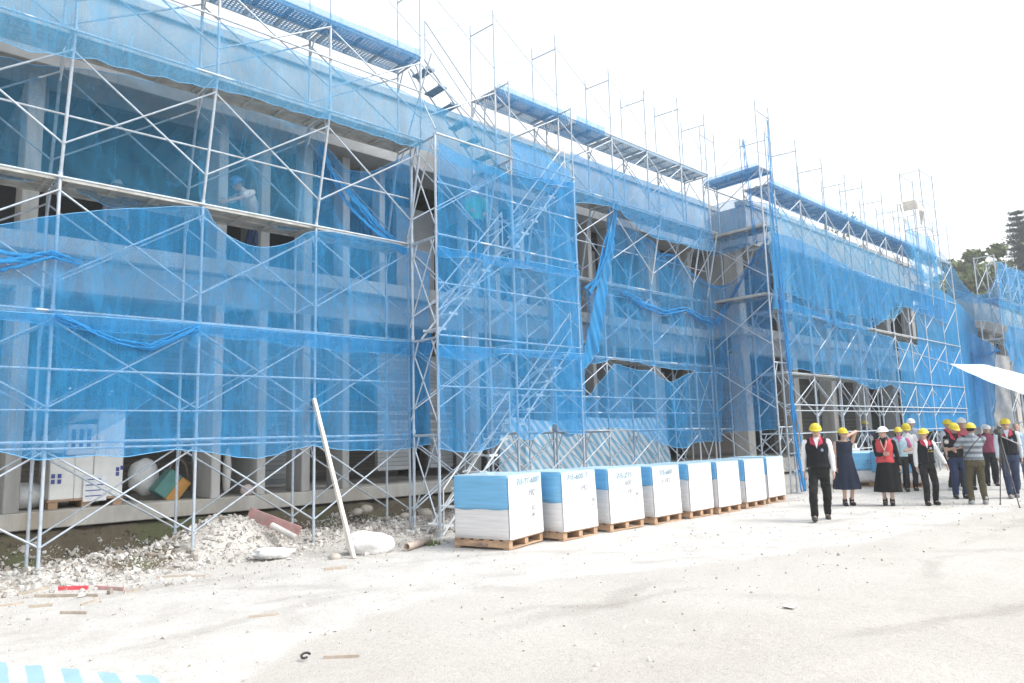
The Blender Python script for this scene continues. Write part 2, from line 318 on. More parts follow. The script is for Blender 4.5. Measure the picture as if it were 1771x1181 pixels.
# ------------------------------------------------------------------ ground
SLAB_Y, SLAB_T, SLAB_B = 12.0, 0.76, 0.52
def sstep(a, b, x):
    t = max(0, min(1, (x-a)/(b-a))); return t*t*(3-2*t)
def rub(x, y):      # rubble heap mask
    edge = 9.55 + 0.35*noise.noise(Vector((x*0.8, 3.1, 0))) + 0.04*(x-2)
    return sstep(edge+.15, edge+1.2, y)*(1-sstep(11.6, 12.1, y))*(1-sstep(9.5, 14.0, x)*0.75)
def gh(x, y):
    h = 0.012*noise.noise(Vector((x*0.9, y*0.9, 0)))+0.006*noise.noise(Vector((x*3, y*3, 5)))
    if -8 < x < 17.2 and 8 < y < 13:
        mnd = 0.5+0.5*noise.noise(Vector((x*0.7+4.2, y*0.5, 1.7)))
        pk = 0.40*exp(-((x-4.3)/0.9)**2-((y-11.0)/0.7)**2)+0.16*exp(-((x-2.3)/0.5)**2-((y-10.4)/0.5)**2)
        h += rub(x, y)*(0.02+(0.20*mnd*(1-.75*sstep(10.7,11.3,y)*(1-sstep(3.3,4.0,x)))+pk)*sstep(10.3, 11.2, y+.25*noise.noise(Vector((x, 7, 0))))+.04*mnd+0.05*noise.noise(Vector((x*4, y*4, 2))))
        bank = sstep(11.55, 12.12, y + 0.16*noise.noise(Vector((x*1.5, y, 9)))+.10*noise.noise(Vector((x*5, y*5, 4)))+.05*noise.noise(Vector((x*11, y*11, 4))))
        h = h*(1-bank)+bank*0.49
    elif 8 < y < 13 and x >= 17.2: h += 0.25*sstep(10.3, 10.9, y)
    return h
def polyline(P, x):
    for (a, b), (c, d) in zip(P, P[1:]):
        if x <= c: return b+(d-b)*(x-a)/(c-a)
    return P[-1][1]
def axis_pts(a, b, st, far):
    p = []; v = a
    while v < b: p.append(v); v += st
    p.append(b); s_ = st; v = b
    while v < far: s_ *= 1.35; v += s_; p.append(v)
    s_ = st; v = a; lo = []
    while v > -far: s_ *= 1.35; v -= s_; lo.append(v)
    return lo[::-1]+p
xs = axis_pts(-2.0, 18.0, 0.08, 900); ys = axis_pts(2.6, 12.5, 0.065, 900)
gv = []; soil = []; tanv = []
for y in ys:
    for x in xs:
        z = gh(x, y) if (-9 < x < 60 and -20 < y < 13) else (0.49 if (y >= 13 and -9 < x < 17.2) else 0.0)
        if y > 13.2: z = min(z, 0.3)
        gv.append((x, y, z))
        sb = sstep(11.2, 11.75, y + 0.25*noise.noise(Vector((x*1.1, y*1.1, 3)))) if x < 17.4 else 0.0
        pit = 0.9*exp(-((x-3.0)/0.55)**2-((y-10.9)/0.45)**2)
        soil.append(max(sb, pit) + (0.45*sstep(9.0, 9.8, y)*(0.5+noise.noise(Vector((x*1.3, y*1.3, 8)))) if x < 17 else 0))
        cv_ = polyline(((-2, 1.5), (1.2, 4.0), (2.1, 5.1), (2.9, 5.8), (3.9, 6.3), (5.0, 6.35), (6.2, 5.9), (8, 5.2), (10.8, 4.4), (30, 3)), x)
        d = .36*sstep(-.22, .22, cv_-y+.25*noise.noise(Vector((x*1.6, y*1.6, 6)))) + 0.22*sstep(8.7, 9.3, y)
        tanv.append(0.24+d)
nx = len(xs); gf = [(j*nx+i, j*nx+i+1, (j+1)*nx+i+1, (j+1)*nx+i) for j in range(len(ys)-1) for i in range(nx-1)]
me = bpy.data.meshes.new('ground'); me.from_pydata(gv, [], gf); me.update(); me.materials.append(M['ground'])
me.polygons.foreach_set('use_smooth', [True]*len(gf))
for nm, dat in (('soil', soil), ('tan', tanv)):
    a_ = me.attributes.new(nm, 'FLOAT', 'POINT'); a_.data.foreach_set('value', dat)
g = bpy.data.objects.new('ground', me); COL.objects.link(g); tag(g, kind='structure')
# stones
def stone(mb, c, r, rnd, tone):
    q = Quaternion((rnd.gauss(0,1), rnd.gauss(0,1), rnd.gauss(0,1), rnd.gauss(0,1)+.01)).normalized()
    sx, sy, sz = r*rnd.uniform(.6, 1.4), r*rnd.uniform(.6, 1.2), r*rnd.uniform(.35, .9)
    vs = []; U = rnd.uniform
    for X, Y, Z in ((0,0,1),(1,0,.2),(.3,1,.1),(-.8,.6,-.1),(-.8,-.6,.15),(.3,-1,-.1),(.1,.1,-1)):
        vs.append(Vector(c)+q@Vector((X*sx*U(.7,1.1)+sx*U(-.2,.2), Y*sy*U(.7,1.1)+sy*U(-.2,.2), Z*sz*U(.6,1.1))))
    mb.add(vs, [(0,1,2),(0,2,3),(0,3,4),(0,4,5),(0,5,1),(6,2,1),(6,3,2),(6,4,3),(6,5,4),(6,1,5)], 0, False, tone)
rn = random.Random(3); mb = MB(); n = 0
while n < 34000:
    x = rn.uniform(-1, 16.5); y = rn.uniform(9.1, 11.85)
    if rn.random() > rub(x, y)*0.93+0.05: continue
    r = min(0.06, 0.0075*(1.0/max(0.01, rn.random()))**0.52)
    stone(mb, (x, y, gh(x, y)+r*0.25), r, rn, rn.random()); n += 1
SB = MB()
for i in range(5000):
    x = rn.uniform(-1, 16.5); y = rn.uniform(11.3, 12.0); r = .008+.02*rn.random()**3; stone(SB, (x, y, gh(x, y)+r*.2), r, rn, rn.random())
M['clod'] = attrmat('earth_clods', [(0.0, (0.05, 0.042, 0.028)), (.6, (0.13, 0.11, 0.07)), (.75, (.09, .11, .045)), (1.0, (0.26, 0.22, 0.17))])
tag(SB.build('earth_clods', M['clod']), 'dark earth clods and moss on the bank under the slab edge', 'earth', kind='stuff')
tag(mb.build('rubble', M['rubble']), 'broken concrete rubble heaped along the foot of the slab', 'rubble', kind='stuff')
mb = MB()
for i in range(9000):
    x = rn.uniform(0.2, 26); y = rn.uniform(3.2, 9.8) if rn.random() < .6 else rn.uniform(8.2, 9.9)
    r = 0.0035*(1/max(0.03, rn.random()))**0.55
    stone(mb, (x, y, gh(x, y)+r*.3), r, rn, rn.random())
tag(mb.build('pebbles', M['pebble']), 'small pebbles and grit strewn over the dusty ground', 'gravel', kind='stuff')
def weed(px, py, label, r=0.25, n=160):
    p = atZ(px, py, 0.15); mb = MB(); rn = random.Random(int(px))
    for i in range(n):
        a = rn.uniform(0, 2*pi); d = r*sqrt(rn.random()); b = Vector((p.x+d*cos(a), p.y+d*sin(a), gh(p.x+d*cos(a), p.y+d*sin(a))))
        h = rn.uniform(.04, .13); t = b+Vector((rn.uniform(-.05,.05), rn.uniform(-.05,.05), h)); sd_ = Vector((cos(a+1), sin(a+1), 0))*.012
        mb.add([b-sd_, b+sd_, t], [(0, 1, 2)], 0, False, rn.random())
    tag(mb.build('weed_clump', M['weed']), label, 'weeds', 'weeds in the rubble')
weed(375, 935, 'low green weeds growing in the rubble heap below the second scaffold pole', .3)
weed(516, 888, 'green weeds on the dark bank under the slab edge', .3)
weed(745, 925, 'tiny weed clump beside the foot of the stair', .15, 80)
# larger river stones
for i, (px, py, r, lab) in enumerate([(736, 899, .13, 'rounded boulder on the bank just left of the stair foot'), (700, 893, .09, 'smaller rounded stone on the bank left of the boulder'),
                                 (634, 880, .10, 'buff stone stuck in the earth bank behind the leaning timber'), (618, 885, .08, 'small brown stone in the earth bank beside the buff stone'),
                                 (580, 968, .07, 'pale stone lying just left of the white sack')]):
    p = atY(px, py, 11.6 if py < 930 else 9.3); mb = MB(); mb.ell((0, 0, 0), (r*1.25, r, r*.8), 12)
    mb.v = [tuple(Vector(v)*(1+.16*noise.noise(Vector(v)*9+Vector((i*3, 0, 0))))) for v in mb.v]
    tag(mb.build('boulder', M['stone_pale'], loc=(p.x, p.y, max(gh(p.x, p.y)+r*.3, min(p.z, .45)))), lab, 'stone', 'stones on the bank')
# ------------------------------------------------------------------ building
bd = thing('concrete_building', 'long two storey concrete building shell under construction behind blue nets and scaffolding', 'building', (0, 12, 0.5))
BO = Vector((0, 12, 0.5))
def part(name, a, b, mat, bev=0.0, parent=None):
    mb = MB(); a = Vector(a); b = Vector(b); mb.box(a-BO, b-BO)
    o = mb.build(name, M[mat] if isinstance(mat, str) else mat, parent or bd)
    if bev: bevel(o, bev)
    return o
WX, WY, XE = 19.46, 10.85, 34.5       # wing corner, wing face, wing end
part('ground_slab', (-9, 12, SLAB_B), (WX, 21, SLAB_T), 'concrete_slab', .012)
part('ground_slab', (WX+.003, WY, SLAB_B-.2), (XE, 21.002, SLAB_T-.003), 'concrete_slab', .012)
part('foundation', (-9, 12.5, -.5), (XE, 20.9, SLAB_B-.003), 'concrete_shade')
part('floor_slab', (-9, 11.93, 4.45), (WX, 12.2, 4.70), 'concrete_slab', .01)
part('floor_slab', (-9, 12.203, 4.44), (WX, 21, 4.68), 'concrete')
part('edge_beam', (-9, 12.12, 3.93), (WX, 12.42, 4.437), 'concrete', .01)
part('floor_slab', (WX-.07, WY-.07, 4.45), (XE, 21.01, 4.70), 'concrete_slab', .01)
part('edge_beam', (WX+.02, WY+.1, 3.93), (XE, WY+.4, 4.447), 'concrete', .01)
part('parapet', (-9, 11.60, 7.10), (WX+.4, 11.82, 8.42), 'concrete', .01)
part('cornice', (-9, 11.54, 8.42), (WX+.4, 11.86, 8.58), 'concrete', .01)
part('roof_slab', (-9, 11.823, 7.12), (WX, 21, 7.35), 'concrete')
part('parapet', (WX-.2, WY-.45, 7.10), (XE, WY-.23, 8.25), 'concrete', .01)
part('parapet', (WX-.203, WY-.226, 7.10), (WX+.02, 11.9, 8.25), 'concrete', .01)
part('cornice', (WX-.26, WY-.51, 8.253), (XE, WY-.17, 8.41), 'concrete', .01)
part('end_wall', (XE-.2, WY+.55, SLAB_T), (XE-.02, 20.9, 7.11), 'concrete_shade')
part('roof_slab', (WX+.023, WY-.226, 7.12), (XE, 21.01, 7.36), 'concrete')
for x in (-3.2, -.4, 1.72, 4.4, 7.4, 10.3, 13.2, 16.1, 18.8):
    part('cross_beam', (x, 12.423, 3.95), (x+.28, 18, 4.437), 'concrete'); part('cross_beam', (x, 12.3, 6.75), (x+.28, 18, 7.117), 'concrete')
fins = [(-1.1, .18, .9, 3), (1.70, .19, .95, 3), (4.47, .15, .9, 3), (5.23, .15, 1.5, 3), (6.04, .16, .62, 3), (6.85, .14, .62, 3), (7.67, .12, .5, 2),
        (9.9, .3, .5, 3), (10.75, .14, .6, 2), (11.55, .14, .6, 2), (12.4, .14, .6, 3), (13.2, .14, .6, 3), (14.0, .14, .6, 3), (14.8, .14, .6, 3), (16.6, .3, .6, 3), (18.6, .14, .6, 2)]
for x, w_, d, k in fins:
    if k & 1: part('column', (x, 12.0, SLAB_T), (x+w_, 12.0+d, 3.93), 'concrete_fin', .012)
    if k & 2: part('column', (x, 12.02, 4.70), (x+w_*1.1, 12.02+d*.6, 7.12), 'concrete_fin', .012)
for x, w_ in ((19.5, .4), (22.6, .35), (25.4, .35), (28.3, .35), (31.2, .35), (34.1, .38)):
    part('column', (x, WY+.05, SLAB_T), (x+w_, WY+.5, 3.93), 'concrete_fin', .012); part('column', (x, WY+.06, 4.7), (x+w_, WY+.5, 7.11), 'concrete_fin', .012)
part('side_wall', (WX+.1, 11.4, 4.703), (WX+.28, 14.0, 7.11), 'concrete')
# infill walls on the ground floor
part('board_wall', (2.2, 14.6, SLAB_T), (9.8, 14.8, 2.55), 'boards'); part('board_wall', (10.3, 14.2, SLAB_T), (19, 14.4, 3.9), 'boards')
part('lintel_wall', (4.2, 14.55, 2.9), (9.8, 14.85, 3.93), 'louvre')
for x0, x1, y in ((7.95, 8.75, 12.55), (9.25, 9.85, 12.55), (10.9, 11.7, 12.6), (12.6, 13.1, 12.6), (14.9, 16.2, 12.6), (16.95, 17.9, 12.6)):
    part('louvre_panel', (x0, y, SLAB_T+.25), (x1, y+.1, 3.4), 'louvre')
part('louvre_panel', (5.6, 13.5, SLAB_T+.05), (6.6, 13.6, 3.3), 'louvre')
for x0, x1 in ((8.6, 9.6), (12.6, 13.4), (14.2, 15.2), (17.2, 18.2)): part('upper_wall', (x0, 12.8, 4.703), (x1, 12.95, 6.7), 'concrete')
part('back_wall', (-9, 17.0, SLAB_T), (1.9, 17.2, 7.1), 'concrete_shade'); part('back_wall', (4.3, 17.0, SLAB_T), (XE, 17.2, 7.1), 'concrete_shade')
part('back_wall', (1.903, 17.0, SLAB_T), (4.297, 17.2, 1.5), 'concrete_shade'); part('back_wall', (1.903, 17.0, 3.3), (4.297, 17.2, 7.1), 'concrete_shade')
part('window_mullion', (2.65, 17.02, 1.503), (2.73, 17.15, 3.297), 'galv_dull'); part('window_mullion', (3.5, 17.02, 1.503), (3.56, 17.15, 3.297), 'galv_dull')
part('back_wall', (-9, 14.6, 4.703), (WX, 14.8, 7.05), 'concrete_shade'); part('back_wall', (WX+.3, 12.9, 4.703), (XE-.25, 13.1, 7.05), 'concrete_shade'); part('floor_shade', (-8.9, 12.25, 4.684), (WX-.05, 14.5, 4.70), 'concrete_shade')  # nearer upper walls and a dark floor sheet, added to darken the rooms
part('partition_wall', (-5.0, 12.5, SLAB_T), (-4.85, 17, 7.1), 'concrete_shade')
part('partition_wall', (13.9, 12.9, 4.703), (14.05, 17, 7.1), 'concrete_shade')
part('board_wall', (WX+.3, 13.2, SLAB_T), (24, 13.4, 3.9), 'boards'); part('board_wall', (25.5, 13.2, SLAB_T), (XE, 13.4, 3.9), 'boards')
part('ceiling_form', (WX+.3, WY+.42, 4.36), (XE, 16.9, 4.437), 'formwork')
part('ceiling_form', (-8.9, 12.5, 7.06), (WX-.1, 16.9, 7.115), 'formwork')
# far block closing the site
fb = thing('far_block', 'grey concrete block at the far end of the site behind netted scaffolding', 'building', (36, 9, 0))
def fpart(name, a, b, mat='concrete', bev=.01):
    mb = MB(); o_ = Vector((36, 9, 0)); mb.box(Vector(a)-o_, Vector(b)-o_); o = mb.build(name, M[mat], fb); bevel(o, bev)
fpart('floor_slab', (35.6, 9.0, 4.1), (70, 21, 4.4)); fpart('parapet', (35.4, 8.85, 5.75), (70, 9.1, 7.05)); fpart('parapet', (35.4, 9.103, 5.75), (35.62, 20.9, 7.05)); fpart('roof_slab', (35.623, 9.103, 5.9), (70, 21, 6.1))
for x in (35.7, 38.6, 42, 46, 50, 55): fpart('column', (x, 9.15, 0), (x+.8, 9.6, 4.097), 'concrete_fin'); fpart('column', (x, 9.15, 4.403), (x+.6, 9.6, 5.897), 'concrete_fin')
for y in (10.4, 13): fpart('column', (35.7, y, 0), (36.2, y+.5, 4.097), 'concrete_fin'); fpart('column', (35.7, y, 4.403), (36.2, y+.5, 5.897), 'concrete_fin')
fpart('back_wall', (36.3, 14, 0), (70, 14.2, 5.897), 'concrete_shade'); fpart('back_wall', (44, 9.7, 0), (44.2, 13.9, 5.897), 'concrete_shade')
# ------------------------------------------------------------------ scaffolding
D, D2, FWD = 10.6456, 10.20, 0.73
Z = [0.0, 1.72, 3.38, 5.16, 7.0, 8.6, 10.29]
def frame_mesh(h, lean=0.0, r=0.0225, top=False, wd=FWD, simple=False):
    mb = MB()
    mb.tube((0, 0, 0.0), (0, -lean, h), r); mb.tube((0, wd, 0), (0, wd-lean, h), r)
    L = lambda z: -lean*z/h
    tb_ = .30 if top and simple else .04
    mb.tube((0, L(h-tb_), h-tb_), (0, wd+L(h-tb_), h-tb_+(.05 if simple and top else 0)), r*.9)
    if not simple:
        mb.tube((0, L(h-.42), h-.42), (0, .17+L(h), h-.05), r*.6); mb.tube((0, wd+L(h-.42), h-.42), (0, wd-.17+L(h), h-.05), r*.6)
        mb.tube((0, L(.35), .35), (0, L(.35)+.03, .35), r*.5)
        mb.tube((0, L(.02)-.0, 0.0), (0, L(.02), .07), r*1.35); mb.tube((0, wd, 0.0), (0, wd, .07), r*1.35)     # joint collars
    return mb.mesh('frame', M['galv_thin'] if top else M['galv'])
def brace_mesh(dx, h, lean=0.0, r=0.0112, mat='galv'):
    mb = MB(); a, b = .42, min(1.6, h-.12); L = lambda z: -lean*z/h
    mb.tube((0, L(a)-.02, a), (dx, L(b)-.02, b), r, 5); mb.tube((0, L(b)+.012, b), (dx, L(a)+.012, a), r, 5)
    return mb.mesh('cross_brace', M[mat])
def deck_mesh(dx, kind):
    mb = MB()
    if kind == 'metal':
        for y0 in (.06, .39):
            n_ = 5
            for i in range(n_): mb.box((.02, y0+i*.058, 0), (dx-.02, y0+i*.058+.046, .03))
            for k in range(4): mb.box((.1+k*(dx-.25)/3, y0, -.035), (.15+k*(dx-.25)/3, y0+.28, -.003))
            mb.box((.02, y0-.022, -.03), (dx-.02, y0-.004, .035)); mb.box((.02, y0+.29, -.03), (dx-.02, y0+.308, .035))
        return mb.mesh('deck_plank', M['deck'])
    for y0 in (.03, .38):
        mb.box((.02, y0, 0), (dx-.02, y0+.31, .004)); 
        mb.box((.02, y0-.012, -.05), (dx-.02, y0, .03), 1); mb.box((.02, y0+.31, -.05), (dx-.02, y0+.322, .03), 1)
        for k in range(4): mb.box((.1+k*(dx-.25)/3, y0, -.04), (.14+k*(dx-.25)/3, y0+.31, -.003), 1)
    return mb.mesh('deck_plank', [M['perf'], plain('deck_edge', (0.30, 0.42, 0.54))])
def guard_mesh(dx, r=.017, mat='galv'):
    mb = MB(); mb.tube((0, 0, 0), (dx, 0, 0), r, 6); return mb.mesh('guard_rail', M[mat])
def base_mesh():
    mb = MB(); mb.box((-.075, -.075, 0), (.075, .075, .008)); mb.tube((0, 0, .008), (0, 0, .16), .017); mb.tube((0, 0, .10), (0, 0, .125), .04); return mb.mesh('base_jack', M['galv_dull'])
BASE = base_mesh(); _c = {}
def cached(key, fn):
    if key not in _c: _c[key] = fn()
    return _c[key]
def scaffold(label, X, Xup, loc, y0, y1, levels=range(6), decks={}, rails=(), zs=Z, group='scaffold bays around the building', lean=None, skipf=(), guards=True, rz=0, inner_brace=True, gbase=True):
    """X: frame positions on lower lifts, Xup on the lifts above 7 m; local frame has its origin at loc"""
    t = thing('scaffolding', label, 'scaffolding', (loc[0], loc[1], 0), rz, group); ox = 0 if rz else loc[0]; oy = loc[1]
    if rz: oy = 0
    ln = (D-D2) if lean is None else lean
    for l in levels:
        xs_ = X if l < 4 else Xup; h = zs[l+1]-zs[l]; yb = (y0 if l < 4 else y1)-oy; le = ln if l == 3 else 0
        top = l == 5
        fm = cached(('f', round(h, 3), le, top), lambda: frame_mesh(h, le, .015 if top else .0225, top, simple=top))
        for i, x in enumerate(xs_):
            if (l, i) in skipf: continue
            z0 = zs[l]
            if l == 0 and gbase: z0 = .0
            place('frame', fm, t, (x-ox, yb, z0), 0, (1, 1, 1.08-.22*((i*7+int(x*3)) % 5)/5) if top else None)
            if l == 0:
                for yy in (0, FWD): place('base_jack', BASE, t, (x-ox, yb+yy, max(-.02, gh(x, y0+yy)-.05) if not rz else 0))
            if i < len(xs_)-1:
                dx = xs_[i+1]-x
                bm = cached(('b', round(dx, 2), round(h, 3), le, top), lambda: brace_mesh(dx, h, le, .008 if top else .0145, 'galv_thin' if top else 'galv'))
                place('cross_brace', bm, t, (x-ox, yb, zs[l]))
                if inner_brace and not top: place('cross_brace', bm, t, (x-ox, yb+FWD, zs[l]))
        for i in range(len(xs_)-1):
            dx = xs_[i+1]-xs_[i]
            kind = decks.get(l+1)
            if kind and (l+1, i) not in skipf:
                yb2 = (y0 if l+1 < 4 else y1)-oy
                place('deck_plank', cached(('d', round(dx, 2), kind), lambda: deck_mesh(dx, kind)), t, (xs_[i]-ox, yb2, zs[l+1]-.01))
                place('guard_rail', cached(('g', round(dx, 2), .018), lambda: guard_mesh(dx, .018)), t, (xs_[i]-ox, yb2-.03, zs[l+1]-.01))
    for z, rr in rails:
        for i in range(len(X)-1):
            dx = X[i+1]-X[i]; yb = (y0 if z < 6.9 else y1)-oy
            place('guard_rail', cached(('g', round(dx, 2), rr), lambda: guard_mesh(dx, rr)), t, (X[i]-ox, yb-.035, z+.004*(i % 2)))
    return t
X0 = 1.9071; K = lambda k: X0+1.83*k
dk = {2: 'metal', 3: 'metal', 4: 'metal', 5: 'perf'}
sl = scaffold('left stretch of tall tube scaffolding nearest the camera, in front of the concrete columns', [K(k) for k in range(-2, 4)], [K(k) for k in range(-2, 4)], (X0, D), D, D2,
     decks={1: None, 2: 'metal', 3: 'metal', 4: 'metal', 5: 'perf'}, rails=((2.62, .018), (2.1, .014), (1.70, .024), (1.62, .018), (6.0, .015), (7.9, .015)))
XM = [K(4), K(5), K(6), K(7), K(8), 17.3]; XMU = [9.23, 11.06, 12.89, 14.26, 15.73, 17.0]
sm_ = scaffold('middle stretch of tube scaffolding behind the row of wrapped pallets', XM, XMU, (9.0, D), D, D2, decks={2: 'metal', 3: 'metal', 4: 'metal', 5: 'perf'},
     rails=((2.45, .018), (2.1, .014), (1.70, .02), (6.0, .015)))
# bridge between the two stretches on lower lifts
for l in range(4):
    h = Z[l+1]-Z[l]; le = (D-D2) if l == 3 else 0
    place('cross_brace', cached(('b', 1.83, round(h, 3), le, False), lambda: brace_mesh(1.83, h, le)), sm_, (K(3)-9.0, 0, Z[l]))
for l in (4, 5): place('cross_brace', cached(('b', 1.83, round(Z[l+1]-Z[l], 3), 0, l == 5), lambda: brace_mesh(1.83, Z[l+1]-Z[l], 0, .008 if l == 5 else .0145)), sm_, (K(3)-9.0, D2-D, Z[l]))
XW = [17.85, 19.65, 21.32, 22.95, 24.35, 26.0, 27.5, 29.2, 31.2, 33.0]
ZW = [0, 1.55, 3.1, 4.75, 6.5, 8.2, 9.75]
scaffold('tube scaffolding along the far wing, open and bare at its foot behind the visitors', XW, XW, (17.85, 8.9), 8.9, 8.9, decks={2: 'metal', 3: 'metal', 4: 'metal', 5: 'perf'}, zs=ZW,
     rails=((2.25, .02), (2.1, .016), (1.5, .018), (1.0, .02)), lean=0, levels=range(6))
# return stretch at the inner corner: frames turned a quarter
rt = scaffold('short return stretch of scaffolding joining the middle stretch to the far wing', [0, 1.72], [0, 1.72], (18.2, 8.92), 0, 0, decks={3: 'metal', 4: 'metal', 5: 'perf'}, lean=0, rz=pi/2, zs=Z, inner_brace=True)
XFS = [34.7, 36.5, 38.3, 40.1, 42.0, 43.8, 45.6]
fs_ = scaffold('white tube scaffolding standing above the sagging net at the far end', XFS, XFS, (34.7, 7.75), 7.75, 7.75, zs=[0, 1.7, 3.4, 5.1, 6.8, 8.6, 10], levels=range(5), decks={3: 'metal', 4: 'metal'}, lean=0)
# lone tall poles and hoist mast
# stair tower
XT = [K(3)+.02, K(4)+.02, K(5)]; YT = 9.82
tw = thing('stair_tower', 'scaffold stair tower standing forward of the facade behind the nearest wrapped pallet', 'scaffolding', (K(3), YT, 0), 0, None)
for l in range(5):
    h = Z[l+1]-Z[l]
    for i, x in enumerate(XT):
        if l == 4 and i == 0: continue
        place('frame', cached(('ft', round(h, 3), l == 4), lambda: frame_mesh(h, 0, .026 if l < 4 else .016, l == 4)), tw, (x-K(3), 0, Z[l]))
        if l == 0:
            for yy in (0, FWD): place('base_jack', BASE, tw, (x-K(3), yy, 0))
    for i in range(2):
        if l == 4: continue
        dx = XT[i+1]-XT[i]; bm = cached(('b', round(dx, 2), round(h, 3), 0, False), lambda: brace_mesh(dx, h, 0))
        place('cross_brace', bm, tw, (XT[i]-K(3), 0, Z[l])); place('cross_brace', bm, tw, (XT[i]-K(3), FWD, Z[l]))
        if l+1 in (2, 3, 4): place('guard_rail', cached(('g', round(dx, 2), .02), lambda: guard_mesh(dx, .02)), tw, (XT[i]-K(3), -.03, Z[l+1]))
        if l == 1: place('guard_rail', cached(('g', round(dx, 2), .017), lambda: guard_mesh(dx, .017)), tw, (XT[i]-K(3), -.03, 2.5)); place('guard_rail', cached(('g', round(dx, 2), .017), lambda: guard_mesh(dx, .017)), tw, (XT[i]-K(3), -.03, 4.3)); place('guard_rail', cached(('g', round(dx, 2), .017), lambda: guard_mesh(dx, .017)), tw, (XT[i]-K(3), -.03, 6.1))
    for s_ in range(1): # side braces of the tower
        mb = MB(); mb.tube((0, 0, Z[l]+.1), (0, .8, Z[l+1]-.1), .013); place('side_brace', mb.mesh('side_brace', M['galv']), tw, (0.03, 0, 0))
        mb = MB(); mb.tube((0, .8, Z[l]+.1), (0, 0, Z[l+1]-.1), .013); place('side_brace', mb.mesh('side_brace', M['galv']), tw, (-.03, 0, 0))
def stair(parent, O, p0, p1, wd, nt_, mat='galv', rail=True, tread='deck'):
    p0 = Vector(p0)-Vector(O); p1 = Vector(p1)-Vector(O); mb = MB()
    for y in (0, wd):
        a = p0+Vector((0, y, 0)); b = p1+Vector((0, y, 0)); d = (b-a).normalized()
        mb.tube(a, b, .022, 4)
    root = mb.build('stair_flight', M[mat], parent)
    for i in range(nt_):
        f = (i+.5)/nt_; c = p0.lerp(p1, f); tb = MB()
        for k in range(4): tb.box((c.x-.09+k*.05, c.y+.01, c.z-.012), (c.x-.055+k*.05, c.y+wd-.01, c.z+.012))
        tb.box((c.x-.1, c.y, c.z-.02), (c.x+.1, c.y+.018, c.z+.025)); tb.box((c.x-.1, c.y+wd-.018, c.z-.02), (c.x+.1, c.y+wd, c.z+.025))
        tb.build('tread', M[tread], root)
    if rail:
        rb = MB(); u = Vector((0, 0, .75)); a = p0+Vector((0, -.03, 0)); b = p1+Vector((0, -.03, 0))
        rb.path([a+Vector((0,0,.1)), a+u, b+u, b+Vector((0,0,.0))], .013); rb.path([a+u*.55, b+u*.55], .01); rb.build('handrail', M[mat], root)
O_ = (K(3), YT, 0)
M['stair_white'] = mottled('pale_stair_metal', (0.66, 0.68, 0.69), 9, .15, .5)
stair(tw, O_, (7.50, 9.86, .02), (9.06, 9.86, 1.72), .46, 6, 'stair_white', True, 'stair_white')
stair(tw, O_, (9.35, 9.98, 1.72), (10.95, 9.98, 3.38), .42, 6, 'stair_white', True, 'stair_white')
stair(tw, O_, (7.5, 9.98, 3.38), (9.1, 9.98, 5.16), .42, 6, 'stair_white', True, 'stair_white')
stair(tw, O_, (9.35, 9.98, 5.16), (10.95, 9.98, 7.0), .42, 6, 'stair_white', True, 'stair_white')
stair(tw, O_, (9.2, 10.22, 7.0), (7.5, 10.22, 8.6), .45, 6, 'galv_thin', True, 'ladder') if M.setdefault('ladder', mottled('dark_blue_tread', (0.13, 0.24, 0.36), 6, .2, .6)) else None
